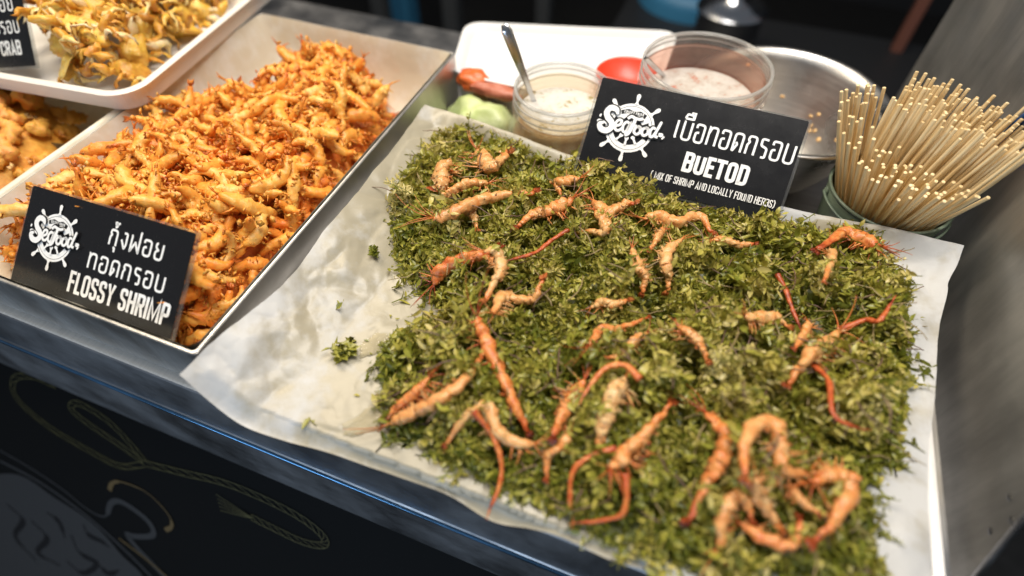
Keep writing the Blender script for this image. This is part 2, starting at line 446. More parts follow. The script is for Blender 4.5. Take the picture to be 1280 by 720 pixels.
LAT = {  # condensed capitals: strokes on a unit cell, corner radius as a share of the cell width
 'B': (1.0, [([(0,0),(0,1),(1,1),(1,.53),(.12,.53)], [0,0,R3,R3,0]), ([(.12,.53),(1,.53),(1,0),(0,0)], [0,R3,R3,0])]),
 'U': (1.0, [([(0,1),(0,0),(1,0),(1,1)], .5)]),
 'E': (.82, [([(1,1),(0,1),(0,0),(1,0)], 0), ([(0,.52),(.88,.52)], 0)]),
 'T': (.95, [([(-.05,1),(1.05,1)], 0), ([(.5,1),(.5,-.07)], 0)]),
 'O': (1.0, [([(0,.5),(0,1),(1,1),(1,0),(0,0),(0,.501)], .5)]),
 'D': (1.0, [([(0,0),(0,1),(1,1),(1,0),(0,-.0)], [0,0,.5,.5,0])]),
 'M': (1.4, [([(0,-.07),(0,1.02),(.5,.1),(1,1.02),(1,-.07)], 0)]),
 'I': (.0, [([(0,-.07),(0,1.07)], 0)]),
 'X': (1.0, [([(0,-.07),(1,1.07)], 0), ([(0,1.07),(1,-.07)], 0)]),
 'F': (.82, [([(1,1),(0,1),(0,-.07)], 0), ([(0,.52),(.88,.52)], 0)]),
 'S': (.95, [([(1,.74),(1,1),(0,1),(0,.58),(1,.44),(1,0),(0,0),(0,.27)], .5)]),
 'H': (1.0, [([(0,-.07),(0,1.07)], 0), ([(1,-.07),(1,1.07)], 0), ([(0,.52),(1,.52)], 0)]),
 'R': (1.0, [([(0,-.07),(0,1),(1,1),(1,.5),(.1,.5)], [0,0,R3,R3,0]), ([(.62,.5),(1.02,-.07)], 0)]),
 'P': (1.0, [([(0,-.07),(0,1),(1,1),(1,.45),(.1,.45)], [0,0,R3,R3,0])]),
 'A': (1.1, [([(0,-.07),(.5,1.04),(1,-.07)], 0), ([(.2,.25),(.8,.25)], 0)]),
 'N': (1.05, [([(0,-.07),(0,1.0),(1,0.0),(1,1.07)], 0)]),
 'L': (.78, [([(0,1.07),(0,0),(1,0)], 0)]),
 'C': (1.0, [([(1,.68),(1,1),(0,1),(0,0),(1,0),(1,.32)], .5)]),
 'Y': (1.05, [([(0,1.07),(.5,.45),(1,1.07)], 0), ([(.5,.47),(.5,-.07)], 0)]),
 '(': (.62, [([(1,1.12),(0,.8),(0,.2),(1,-.12)], .5)]),
 ')': (.62, [([(0,1.12),(1,.8),(1,.2),(0,-.12)], .5)]),
}
THAI = {  # loopless modern Thai
 'เ': (.12, [([(0,1),(0,.08),(.5,0)], .1)]),
 'บ': (.62, [([(-.10,1),(0,1),(0,0),(1,0),(1,1)], [0,.05,.42,.42,0])]),
 'อ': (.60, [([(0,.78),(0,1),(1,1),(1,0),(0,0),(0,.52),(.42,.55)], .42)]),
 'ท': (.62, [([(-.14,1),(0,1),(0,0)], .05), ([(0,.62),(.22,1),(1,1),(1,0)], [0,.3,.42,0])]),
 'ด': (.62, [([(0,.0),(0,1),(1,1),(1,0)], .42), ([(0,0),(.10,.05),(.45,.40),(.25,.52)], .2)]),
 'ก': (.60, [([(0,0),(0,.52),(.20,.68),(0,.80),(.1,1),(1,1),(1,0)], [0,.1,.08,.1,.3,.42,0])]),
 'ร': (.46, [([(1,.97),(.5,1.0),(0,.98),(0,.62),(1,.52),(1,0),(.4,0)], .36)]),
 'ง': (.46, [([(.35,1),(1,1),(1,.25),(.75,0),(0,.55)], [0,.3,.2,.12,0])]),
 'ฝ': (.72, [([(-.12,1),(0,1),(0,0),(.5,.62),(1,0),(1,1.38)], [0,.05,.03,.03,.03,0])]),
 'ย': (.60, [([(.22,1),(0,.96),(0,.70),(.40,.58),(0,.46),(0,0),(1,0),(1,1)], [0,.2,.2,.1,.2,.42,.42,0])]),
}
MARK = {'ื': [([(-.1,1.18),(.05,1.42),(.75,1.42),(.98,1.18),(-.1,1.18)], .12), ([(.62,1.40),(.62,1.58)], 0), ([(.95,1.20),(.95,1.58)], 0)],
        'ุ': [([(.70,-.14),(.95,-.14),(.95,-.42)], .1)],
        '้': [([(.45,1.18),(.75,1.28),(.62,1.50),(.40,1.50),(.52,1.36),(1.05,1.52)], .08)]}
def set_text(ink, txt, x, y, h, font, t, width=None, align='l', cw=0.40, gap=None, mi=0):
    """strokes of one line; cap height h, stroke thickness t (both in metres); returns the width"""
    runs = []; cx = 0.0
    gap = gap if gap is not None else 0.085*h
    for ch in txt:
        if ch == ' ': cx += cw*h*0.55; continue
        if ch in MARK:
            ox, wd = last
            for pts, r in MARK[ch]: runs.append((ox, wd, pts, r))
            continue
        wd, strokes = font[ch]
        W = wd*h*(cw if font is LAT else 1.0) - (t if font is LAT and wd > 0 else 0)
        W = max(W, 0.0)
        last = (cx+t/2, W)
        for pts, r in strokes: runs.append((cx+t/2, W, pts, r))
        cx += W+t+gap
    cx -= gap
    k = (width/cx) if width else 1.0
    x0 = x - (cx*k/2 if align == 'c' else cx*k if align == 'r' else 0)
    for ox, W, pts, r in runs:
        hh = h-t
        P_ = [Vector((x0+(ox+px_*W)*k, y+t/2+py_*hh)) for px_, py_ in pts]
        base = max(W*k, hh*0.25)
        rr = [q*base for q in r] if isinstance(r, list) else r*base
        if font is LAT:                          # square ends reach the edge of the letter
            for e_, f_ in ((0, 1), (-1, -2)):
                dv = P_[e_]-P_[f_]
                if abs(dv.y) < 1e-6 and dv.length > 0: P_[e_] = P_[e_]+dv.normalized()*t*0.48
        ink.ribbon(corner_round(P_, rr), t/2, mi=mi)
    return cx*k

def seafood_logo(ink, cx, cy, R):
    """ship's wheel with the script word across it"""
    circ = lambda r, a0=0, a1=360, n=64: [(cx+r*math.cos(math.radians(a0+(a1-a0)*i/n)), cy+r*math.sin(math.radians(a0+(a1-a0)*i/n))) for i in range(n+1)]
    ink.ribbon(circ(R*0.955), R*0.050)
    ink.ribbon(circ(R*0.83, 18, 165), R*0.055)
    ink.ribbon(circ(R*0.79, 200, 335), R*0.095)
    ink.poly([p for p in circ(R*0.80, 28, 152, 24)] + [(cx-R*0.42, cy+R*0.22), (cx-R*0.25, cy+R*0.42), (cx-R*0.10, cy+R*0.46), (cx, cy+R*0.32), (cx+R*0.10, cy+R*0.46), (cx+R*0.28, cy+R*0.42), (cx+R*0.46, cy+R*0.22)])
    ink.ribbon([(cx-R*0.52, cy+R*0.56), (cx-R*0.25, cy+R*0.66), (cx, cy+R*0.60), (cx+R*0.25, cy+R*0.66), (cx+R*0.52, cy+R*0.56)], R*0.085, mi=1)
    set_text(ink, 'CRISPY FRIED', cx, cy+R*0.57, R*0.11, LAT, R*0.022, width=R*0.84, align='c')
    for k in range(8):
        a = math.radians(45*k)
        d = Vector((math.cos(a), math.sin(a)))
        pts = [Vector((cx, cy))+d*R*q for q in (0.98, 1.06, 1.14, 1.24, 1.34, 1.39, 1.415)]
        ink.ribbon(pts, [R*q for q in (0.10, 0.045, 0.050, 0.080, 0.085, 0.060, 0.015)])
    for a in (235, 270, 305):
        a = math.radians(a); d = Vector((math.cos(a), math.sin(a)))
        pts = [Vector((cx, cy))+d*R*q for q in (0.36, 0.40, 0.46, 0.52, 0.72)]
        ink.ribbon(pts, [R*q for q in (0.04, 0.09, 0.08, 0.04, 0.05)])
    # script word, baseline near the hub
    S = lambda pts: [(cx+R*x_, cy+R*y_) for x_, y_ in pts]
    word = [
      ([(-.62,.42),(-.74,.60),(-.98,.62),(-1.10,.42),(-1.00,.22),(-.80,.06),(-.74,-.14),(-.90,-.32),(-1.14,-.30),(-1.26,-.12),(-1.12,-.02)], [.05,.11,.12,.12,.12,.12,.12,.12,.12,.10,.05]),
      ([(-.60,-.06),(-.42,.04),(-.40,.20),(-.54,.20),(-.62,.0),(-.54,-.20),(-.40,-.20),(-.30,-.08)], .055),
      ([(-.04,.16),(-.18,.20),(-.28,.04),(-.24,-.18),(-.10,-.18),(-.02,.18),(-.04,-.14),(.06,-.18)], .055),
      ([(-.18,.34),(-.05,.46),(.12,.42),(.30,.42),(.44,.48)], .06),
      ([(.14,.42),(.10,.10),(.02,-.22),(-.12,-.34)], .07),
      ([(.06,.12),(.26,.14)], .045),
      ([(.36,.12),(.24,.06),(.22,-.12),(.34,-.20),(.46,-.08),(.42,.10),(.34,.12),(.50,.06)], .055),
      ([(.68,.14),(.56,.08),(.54,-.10),(.66,-.18),(.78,-.06),(.74,.12),(.66,.14),(.82,.08)], .055),
      ([(1.04,.18),(.92,.20),(.86,.04),(.90,-.14),(1.00,-.14),(1.10,.10),(1.20,.52)], .055),
      ([(1.20,.52),(1.10,.10),(1.10,-.10),(1.22,-.12)], .055),
      ([(-1.36,.24),(-1.28,.22)], .06), ([(1.40,-.08),(1.46,-.12)], .07),
    ]
    for back in (1, 0):
        for pts, hw in word:
            q = [(p.x, p.y) for p in spline([(*p, 0) for p in S(pts)], max(6, len(pts)*5))]
            if isinstance(hw, list):
                ww = [R*(np.interp(i/(len(q)-1), np.linspace(0, 1, len(hw)), hw)+0.055*back) for i in range(len(q))]
            else:
                ww = [R*(hw+0.055*back)*(0.75 if i in (0, len(q)-1) else 1) for i in range(len(q))]
            ink.ribbon(q, ww, mi=back)

# ------------------------------------------------------------------ signs
def sign_frame(bl, br, tl, tr, z, aspect=None):
    """plane of a leaning card: bottom edge at height z, lean chosen so that the top is as wide as the bottom"""
    B0, B1 = at(*bl, z), at(*br, z)
    best = None
    for i in range(0, 160):
        dy = i*0.001
        T0, T1 = aty(*tl, B0.y+dy), aty(*tr, B1.y+dy)
        e = abs((T0-B0+T1-B1).dot((B1-B0).normalized())) if aspect is None else abs((T0-B0).length+(T1-B1).length-2*(B1-B0).length/aspect)
        if best is None or e < best[0]: best = (e, T0, T1)
    T0, T1 = best[1:]
    X = ((B1-B0)+(T1-T0)).normalized()
    Y = ((T0-B0)+(T1-B1)); Y = (Y-X*Y.dot(X)).normalized()
    Zn = X.cross(Y)
    W = ((B1-B0).length+(T1-T0).length)/2
    H = ((T0-B0).length+(T1-B1).length)/2
    o = (B0+B1)/2
    return Matrix(((X.x, Y.x, Zn.x, o.x), (X.y, Y.y, Zn.y, o.y), (X.z, Y.z, Zn.z, o.z), (0, 0, 0, 1))), W, H
def make_sign(mat, W, H, label, draw, border=0.003):
    root = empty('table_sign', mat=mat)
    tag(root, label, 'sign')
    cb = MB(); r = 0.002
    cb.loft([rrect(-W/2, W/2, 0, H, r, z_, 3) for z_ in (-0.0008, 0.0)])
    cb.build('card', M['black_card'], root)
    ab = MB()
    e = border
    ab.loft([rrect(-W/2-e, W/2+e, -e, H+e*0.6, r, z_, 3) for z_ in (-0.0034, -0.0010)])
    ab.build('acrylic_back', M['acrylic'], root)
    draw(root, W, H)
    return root
def ink_part(root, name, fn):
    ik = Ink(0.0001); fn(ik)
    return ik.mb.build(name, [M['ink_white'], M['ink_black']], root)

def draw_buetod(root, W, H):
    ink_part(root, 'wheel_emblem', lambda k: seafood_logo(k, -W*0.295, H*0.555, H*0.250))
    ink_part(root, 'thai_lettering', lambda k: set_text(k, 'เบือทอดกรอบ', -W*0.075, H*0.555, H*0.20, THAI, H*0.022, width=W*0.56, gap=H*0.055))
    ink_part(root, 'title_lettering', lambda k: set_text(k, 'BUETOD', W*0.163, H*0.255, H*0.205, LAT, H*0.036, width=W*0.31, align='c', cw=0.52, gap=H*0.016))
    ink_part(root, 'subtitle_lettering', lambda k: set_text(k, '( MIX OF SHRIMP AND LOCALLY FOUND HERBS)', -W*0.128, H*0.115, H*0.076, LAT, H*0.0092, width=W*0.60, cw=0.46, gap=H*0.006))
mt_, W_, H_ = sign_frame((715, 212), (975, 278), (761, 98), (1009, 152), 0.030, 2.15)
make_sign(mt_, W_, H_, 'black sign reading BUETOD leaning on the jars behind the fried herbs', draw_buetod)

def draw_flossy(root, W, H):
    ink_part(root, 'wheel_emblem', lambda k: seafood_logo(k, -W*0.285, H*0.57, H*0.232))
    ink_part(root, 'thai_lettering', lambda k: set_text(k, 'กุ้งฝอย', W*0.195, H*0.66, H*0.165, THAI, H*0.022, width=W*0.32, align='c', gap=H*0.05))
    ink_part(root, 'thai_lettering', lambda k: set_text(k, 'ทอดกรอบ', W*0.175, H*0.385, H*0.165, THAI, H*0.022, width=W*0.46, align='c', gap=H*0.05))
    ink_part(root, 'title_lettering', lambda k: set_text(k, 'FLOSSY SHRIMP', W*0.165, H*0.115, H*0.21, LAT, H*0.032, width=W*0.61, align='c', cw=0.46, gap=H*0.013))
mt_, W_, H_ = sign_frame((12, 352), (210, 428), (45, 236), (250, 291), 0.016)
FS_MAT, FS_W, FS_H = mt_.copy(), W_, H_
make_sign(mt_, W_, H_, 'black sign reading FLOSSY SHRIMP propped in front of the orange shrimp heap', draw_flossy)

# ------------------------------------------------------------------ steel box trays
def box_tray(name, x0, x1, y0, y1, zr, zf, t=0.0012, lip=0.0038, r=0.004, mat=None, seg=4):
    mb = MB(); R = lambda d, z, rr=r: rrect(x0+d, x1-d, y0+d, y1-d, max(rr, 0.001), z, seg)
    mb.loft([R(0.0015, zf), R(0, zf+0.002), R(0, zr-0.004), R(0, zr-0.001), R(0.001, zr), R(lip-0.001, zr), R(lip, zr-0.001), R(lip, zr-0.005),
             R(lip*0.6, zr-0.006), R(lip*0.6, zf+0.004), R(lip*0.6+0.002, zf+0.0025)])
    return mb.build(name, mat or M['steel_tray'])
FX0, FX1, FY0, FY1 = -0.668, -0.340, 0.137, 0.665
FZ = 0.035
tag(box_tray('steel_tray', FX0, FX1, FY0, FY1, FZ, ZC+0.001), 'deep steel box tray holding the orange flossy shrimp', 'tray')
tag(box_tray('steel_tray', -1.02, -0.672, 0.137, 0.520, FZ, ZC+0.001), 'steel tray at the left edge holding battered golden shrimp', 'tray')

# ------------------------------------------------------------------ liner papers in the trays
def liner(name, x0, x1, y0, y1, zr, zf, mat, label, seed, top=None, slope=0.05, over=0.0):
    n = 160
    def loop(d, z, amp, r):
        base = []
        L0 = rrect(x0+d, x1-d, y0+d, y1-d, r, z, 9)
        # resample evenly
        per = [0]
        for i in range(len(L0)): per.append(per[-1]+math.dist(L0[i], L0[(i+1) % len(L0)]))
        for k in range(n):
            s_ = per[-1]*k/n
            i = max(j for j in range(len(L0)) if per[j] <= s_)
            t_ = (s_-per[i])/max(1e-9, per[i+1]-per[i])
            p = Vector(L0[i]).lerp(Vector(L0[(i+1) % len(L0)]), t_)
            q = nz(p.x*14+seed, p.y*14, 0)*amp + nz(p.x*45+seed, p.y*45, z*20)*amp*0.5
            cx_, cy_ = (x0+x1)/2, (y0+y1)/2
            dd = Vector((cx_-p.x, cy_-p.y, 0)).normalized()
            base.append(p + dd*abs(q)*0.8 + Vector((0, 0, q*0.6)))
        return base
    loops = []
    zt = top if top is not None else zr-0.002
    prof = [(slope*2.2, zf, 0.001, 0.03), (slope*1.4, zf+0.001, 0.002, 0.03), (slope*0.8, zf+0.012, 0.004, 0.03), (slope*0.42, zf+0.040, 0.006, 0.028), (slope*0.2, zt-0.030, 0.005, 0.022), (0.0085, zt-0.008, 0.002, 0.012), (0.0046, zt+0.0035, 0.0006, 0.006)]
    if over:
        prof += [(0.002, zr+0.0030, 0.0005, 0.01), (-0.003, zr+0.0012, 0.0005, 0.008), (-0.0045, zr-over, 0.0008, 0.008)]
    for d, z, a, r in prof: loops.append(loop(d, z, a, r))
    mb = MB(); mb.loft(loops, True, False, 0.42)
    o = mb.build(name, mat, smooth=True)
    tag(o, label, 'paper')
    return o
liner('liner_paper', FX0, FX1, FY0, FY1, FZ, ZC+0.006, M['liner'], 'cream greaseproof liner paper in the flossy shrimp tray', 3.0, slope=0.06)
liner('liner_paper', -1.02, -0.672, 0.137, 0.520, FZ, ZC+0.006, M['liner'], 'cream liner paper folded over the rim of the left edge tray', 9.0, slope=0.05, over=0.012)

# white tray stacked behind, holding the crab
mw = Matrix.Translation((-0.628, 0.380, 0.0365)) @ Matrix.Rotation(math.radians(6), 4, 'Z')
mb = MB()
tx0, ty1, zr = -0.42, 0.40, 0.030
RR = lambda d, z, r: rrect(tx0+d, -d, d, ty1-d, r, z, 8)
mb.loft([RR(0.014, 0, 0.03), RR(0.010, 0.003, 0.032), RR(0.006, zr-0.004, 0.036), RR(0.000, zr-0.003, 0.040), RR(-0.001, zr-0.001, 0.041), RR(0.001, zr, 0.040), RR(0.008, zr, 0.034), RR(0.0105, zr-0.002, 0.032), RR(0.020, 0.008, 0.028), RR(0.026, 0.0035, 0.025)])
wt = mb.build('white_tray', M['white_enamel'], smooth=False)
wt.matrix_world = mw
tag(wt, 'shallow white enamel tray stacked at the upper left holding fried crab', 'tray')

# ------------------------------------------------------------------ tray and paper under the herbs
BX0, BX1, BY0, BY1 = -0.334, 0.262, 0.130, 0.512
mb = MB(); R = lambda d, z, rr=0.012: rrect(BX0+d, BX1-d, BY0+d, BY1-d, rr, z, 6)
mb.loft([R(0.006, ZS+0.002), R(0.005, ZS+0.006), R(0.005, -0.009), R(0.001, -0.007), R(0, -0.004), R(0.0015, -0.001), R(0.006, 0.0), R(0.013, -0.001), R(0.017, -0.004), R(0.022, -0.005)])
tag(mb.build('steel_tray', M['steel_tray'], smooth=False), 'wide steel tray under the white paper and fried herbs', 'tray')

HERB_PX = [(500, 330), (488, 262), (495, 215), (520, 185), (566, 168), (640, 182), (720, 215), (850, 255), (975, 285), (1020, 285), (1085, 292), (1120, 330), (1138, 385), (1138, 440), (1128, 520), (1105, 570), (1085, 620), (1100, 660), (1085, 730), (850, 704), (740, 648), (640, 602), (560, 566), (508, 538), (488, 500), (480, 440), (520, 415), (546, 395), (535, 355)]
HERB = [tuple(at(x, y, 0.012)[:2]) for x, y in HERB_PX]
_h2 = []
for _i, _p in enumerate(HERB):                    # ragged outline between the surveyed corners
    _q = HERB[(_i+1) % len(HERB)]
    for _k in range(2):
        _t = _k/2; _x, _y = _p[0]+(_q[0]-_p[0])*_t, _p[1]+(_q[1]-_p[1])*_t
        _h2.append((_x+0.011*nz(_x*42, _y*42, 3), _y+0.011*nz(_x*42, _y*42, 8)))
HERB = _h2
CL_ = []; _rc = random.Random(8); _t = 0
_hx = [p[0] for p in HERB]; _hy = [p[1] for p in HERB]
while len(CL_) < 520 and _t < 40000:
    _t += 1
    _x, _y = _rc.uniform(min(_hx), max(_hx)), _rc.uniform(min(_hy), max(_hy))
    if inpoly(_x, _y, HERB) and all((_x-a)**2+(_y-b_)**2 > 0.0205**2 for a, b_, _ in CL_): CL_.append((_x, _y, _rc.gauss(0, 1)))
CLN = np.array(CL_)
def clump(x, y):
    d2 = (CLN[:, 0]-x)**2+(CLN[:, 1]-y)**2
    i = int(np.argmin(d2)); return i, math.sqrt(d2[i])
def herb_h(x, y):
    d = edgedist(x, y, HERB)
    if not inpoly(x, y, HERB): return 0.0
    ci, cd = clump(x, y)
    return 0.004+0.013*sstep(d/0.040) + 0.012*nz(x*26, y*26, 2)*sstep(d/0.03) + 0.014*nz(x*11, y*11, 6)*sstep(d/0.04) + max(0.005, 0.022+0.010*CLN[ci, 2])*max(0, 1-(cd/0.0185)**2)*(0.35+0.65*sstep(d/0.02))

def edge_curve(px, n):
    pts = [at(x, y, z) for x, y, z in px]
    return spline(pts, n)
NU, NV = 230, 190
front = edge_curve([(224, 468, 0.036), (262, 502, 0.012), (300, 530, -0.004), (345, 548, -0.008), (400, 563, -0.010), (480, 590, -0.012), (560, 619, -0.012), (612, 650, -0.012), (660, 660, -0.010), (700, 672, -0.006), (760, 700, -0.004), (830, 722, -0.003), (980, 790, 0.0), (1168, 872, 0.002)], NU)
back = edge_curve([(531, 130, 0.030), (570, 141, 0.032), (640, 166, 0.030), (720, 195, 0.026), (860, 225, 0.022), (980, 258, 0.022), (1060, 275, 0.022), (1110, 283, 0.026), (1205, 307, 0.030)], NU)
left = edge_curve([(224, 468, 0.036), (262, 430, 0.040), (310, 392, 0.0375), (362, 345, 0.0365), (411, 284, 0.036), (458, 226, 0.036), (505, 166, 0.034), (531, 130, 0.030)], NV)
right = edge_curve([(1168, 872, 0.0), (1166, 800, 0.001), (1163, 700, 0.001), (1161, 620, 0.002), (1163, 540, 0.003), (1170, 470, 0.006), (1172, 420, 0.006), (1184, 370, 0.012), (1186, 352, 0.014), (1197, 330, 0.022), (1205, 307, 0.030)], NV)
vs = []; tt = []
for j in range(NV):
    v = j/(NV-1)
    for i in range(NU):
        u = i/(NU-1)
        p = front[i]*(1-v)+back[i]*v + left[j]*(1-u)+right[j]*u - (front[0]*(1-u)*(1-v)+front[-1]*u*(1-v)+back[0]*(1-u)*v+back[-1]*u*v)
        ze = p.z
        # the sheet lies on the tray and climbs towards its edges
        dl = (p-left[j]).length; db = (p-back[i]).length; df = (p-front[i]).length; dr = (p-right[j]).length
        fl = max(0.0, 1-dl/(0.070+0.02*nz(p.x*9, p.y*9, 4))); fb = 1-sstep(db/0.030); ff = 1-sstep(df/0.020); fr = 1-sstep(dr/0.05)
        z = 0.0015
        z = z*(1-fl)+left[j].z*fl
        z = z*(1-fb)+max(z, back[i].z)*fb
        z = z*(1-ff)+front[i].z*ff
        z = z*(1-fr)+max(z, right[j].z)*fr if v > 0.4 else z
        free = min(1.0, min(dl, db, dr, df)/0.02)
        wr = 0
        for k, (sx, sy, a) in enumerate(((9, 14, 0.0050), (22, 17, 0.0032), (50, 40, 0.0012))):
            q = nz(p.x*sx+p.y*4+k*7, p.y*sy+k*3, k)
            wr += (0.35-abs(q))*a*1.2
        for k, (sc_, a) in enumerate(((11, 0.0150), (24, 0.0080), (52, 0.0022))):
            F = noise.voronoi(Vector((p.x*sc_+0.35*nz(p.x*20, p.y*20), p.y*sc_*0.8, k*3.7)))[0]
            wr += (F[1]-F[0]-0.3)*a*0.8
        wild = 0.6+1.0*max(fl, fr*0.8, ff*0.4)
        z += (wr*wild*(0.3+0.7*free) if inpoly(p.x, p.y, HERB) is False else wr*0.3)
        if v > 0.03 and dl > 0.06 and df > 0.02: z = max(z, 0.0008+0.12*z)
        if p.y > BY0-0.004 and p.x > BX0: z = max(z, 0.0016)
        vs.append((p.x, p.y, z))
        d = edgedist(p.x, p.y, HERB); 
        oil = 0.08+0.60*math.exp(-d/0.10)*(1 if p.x < 0.05 else 0.25)  # oil stain, spread wider at left to paint in the shaded flank
        if inpoly(p.x, p.y, HERB): oil = 0.5
        tt.append(oil)
def paper_z(x, y):
    return 0.003
fs = [(j*NU+i, j*NU+i+1, (j+1)*NU+i+1, (j+1)*NU+i) for j in range(NV-1) for i in range(NU-1)]
mb = MB(); mb.add(vs, fs, tt)
sheet = mb.build('paper_sheet', M['paper'], smooth=True)
tag(sheet, 'crumpled white greaseproof paper sheet under the fried herbs', 'paper')
PAPERV = np.array(vs)
def on_paper(x, y):
    d = (PAPERV[:, 0]-x)**2+(PAPERV[:, 1]-y)**2
    return float(PAPERV[int(np.argmin(d)), 2])

# ------------------------------------------------------------------ fried herbs
def herb_mat(name, stops, rough):
    m, N, L, b = pmat(name, (0.1, 0.12, 0.02), rough)
    a_ = N.new('ShaderNodeAttribute'); a_.attribute_name = 'tint'
    tc = N.new('ShaderNodeTexCoord')
    n1 = node(N, 'ShaderNodeTexNoise', Scale=260.0, Detail=4.0); L.new(tc.outputs['Object'], n1.inputs['Vector'])
    s1 = node(N, 'ShaderNodeMath', operation='MULTIPLY_ADD'); s1.inputs[1].default_value = 0.5; s1.inputs[2].default_value = -0.25
    L.new(n1.outputs[0], s1.inputs[0])
    a1 = node(N, 'ShaderNodeMath', operation='ADD'); L.new(s1.outputs[0], a1.inputs[0]); L.new(a_.outputs['Fac'], a1.inputs[1])
    rp = ramp(N, stops); L.new(a1.outputs[0], rp.inputs[0]); L.new(rp.outputs[0], b.inputs['Base Color'])
    return m, N, L, b
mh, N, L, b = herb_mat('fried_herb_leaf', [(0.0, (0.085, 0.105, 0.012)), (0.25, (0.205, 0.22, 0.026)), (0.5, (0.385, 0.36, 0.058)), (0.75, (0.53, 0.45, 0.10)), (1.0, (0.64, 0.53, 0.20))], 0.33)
tr = N.new('ShaderNodeBsdfTranslucent'); tr.inputs[0].default_value = (0.42, 0.40, 0.05, 1)
ms = N.new('ShaderNodeMixShader'); ms.inputs[0].default_value = 0.22
L.new(b.outputs[0], ms.inputs[1]); L.new(tr.outputs[0], ms.inputs[2]); L.new(ms.outputs[0], N['Material Output'].inputs[0])
M['leaf'] = mh
M['stem'] = pmat('herb_stem', (0.16, 0.09, 0.06), 0.5)[0]
M['stem2'] = pmat('herb_stem_pale', (0.30, 0.22, 0.10), 0.5)[0]

def sprig_proto(r, nl=10, ln=0.024):
    """one fried sprig: (verts, faces, leafmask) in local space, growing along +x"""
    V = []; F = []; K = []
    bend = r.uniform(-0.5, 0.5); rise = r.uniform(0.1, 0.7)
    def cl(t): return Vector((ln*t, ln*bend*t*t*0.6, ln*rise*t*(1-0.5*t)))
    for i in range(nl):
        t = 0.12+0.88*i/(nl-1)
        p = cl(t)
        side = 1 if i % 2 else -1
        a = side*r.uniform(0.5, 1.25) if i < nl-1 else 0
        pitch = r.uniform(-0.35, 0.9)
        d = Vector((math.cos(a)*math.cos(pitch), math.sin(a)*math.cos(pitch), math.sin(pitch)))
        L_ = (0.0038+0.0066*r.random()**1.3)*(1.15-0.35*t); Wd = L_*r.uniform(0.14, 0.28)
        n_ = Vector((r.uniform(-1, 1), r.uniform(-1, 1), 0.8)).normalized()
        s_ = d.cross(n_).normalized(); n_ = s_.cross(d)
        cu = r.uniform(-0.8, 0.6); fold = r.uniform(0.15, 0.7)
        b0 = len(V)
        for q, wq in ((0.0, 0.15), (0.30, 0.95), (0.66, 0.85), (1.0, 0.0)):
            c_ = p + d*(L_*q) + n_*(L_*cu*q*q)
            if wq == 0.0: V.append(c_)
            else:
                up_ = n_*(Wd*wq*fold)
                V += [c_+s_*(Wd*wq)+up_, c_, c_-s_*(Wd*wq)+up_]
        F += [(b0, b0+3, b0+4, b0+1), (b0+1, b0+4, b0+5, b0+2), (b0+3, b0+6, b0+7, b0+4), (b0+4, b0+7, b0+8, b0+5), (b0+6, b0+9, b0+7), (b0+7, b0+9, b0+8)]
        K += [i]*10
    # stem
    b0 = len(V); m_ = 4
    for i in range(m_):
        p = cl(i/(m_-1)*0.9)
        for k in range(3):
            a = 2*math.pi*k/3
            V.append(p+Vector((0, math.cos(a), math.sin(a)))*0.0005)
    K += [nl]*(3*m_)
    F += [(b0+i*3+k, b0+i*3+(k+1) % 3, b0+(i+1)*3+(k+1) % 3, b0+(i+1)*3+k) for i in range(m_-1) for k in range(3)]
    return np.array([tuple(v) for v in V]), F, np.array(K)
protos = [sprig_proto(random.Random(100+i), nl=rng.choice((18, 20, 22, 24)), ln=rng.uniform(0.024, 0.042)) for i in range(18)]
allV = []; allF3 = []; allT = []; base = 0
loopv = []; loopn = []
hx = [p[0] for p in HERB]; hy = [p[1] for p in HERB]
count = 0; target = 5000
rs = np.random.RandomState(3)
while count < target:
    ci = rs.randint(len(CLN)); ca = rs.uniform(0, 2*math.pi); cr = 0.0175*rs.rand()**0.75
    x = CLN[ci, 0]+cr*math.cos(ca); y = CLN[ci, 1]+cr*math.sin(ca)
    if y < 0.10 or (not inpoly(x, y, HERB) and edgedist(x, y, HERB) > 0.006): continue
    h = max(0.006, herb_h(x, y))
    if depth((x, y, h)) < 0.30: continue
    V, F, K = protos[rs.randint(len(protos))]
    # local slope of the bed
    e = 0.004
    gx = (herb_h(x+e, y)-herb_h(x-e, y))/(2*e); gy = (herb_h(x, y+e)-herb_h(x, y-e))/(2*e)
    nrm = Vector((-gx*0.8, -gy*0.8, 1)).normalized()
    q = nrm.to_track_quat('Z', 'X').to_matrix()
    ya = ca+rs.normal(0, 0.8)
    pit = rs.normal(0.10, 0.40)-0.45*(cr/0.0175)
    R_ = q @ Matrix.Rotation(ya, 3, 'Z') @ Matrix.Rotation(-pit, 3, 'Y') @ Matrix.Rotation(rs.normal(0, 0.7), 3, 'X')
    s_ = rs.uniform(0.75, 1.15)*(1.0+0.22*math.sin(ci*2.39))
    zz = max(0.003, h*rs.uniform(0.55, 1.0)+rs.uniform(-0.002, 0.003))
    A = np.array(R_)*s_
    c0 = V.mean(0)
    W = (V-c0) @ A.T + np.array([x, y, zz])
    W[:, 2] = np.maximum(W[:, 2], 0.0022+0.0006*rs.rand())
    allV.append(W)
    tone = 0.50+0.30*nz(x*22, y*22, 7)+0.15*CLN[ci, 2]+0.11*rs.randn() + 0.20*max(0, (-0.20-x)/0.1)
    lt = tone + 0.13*rs.randn(K.max()+1); lt[-1] = 0.2
    allT.append(lt[K])
    for f_ in F:
        loopv.extend(i+base for i in f_); loopn.append(len(f_))
    base += len(V); count += 1
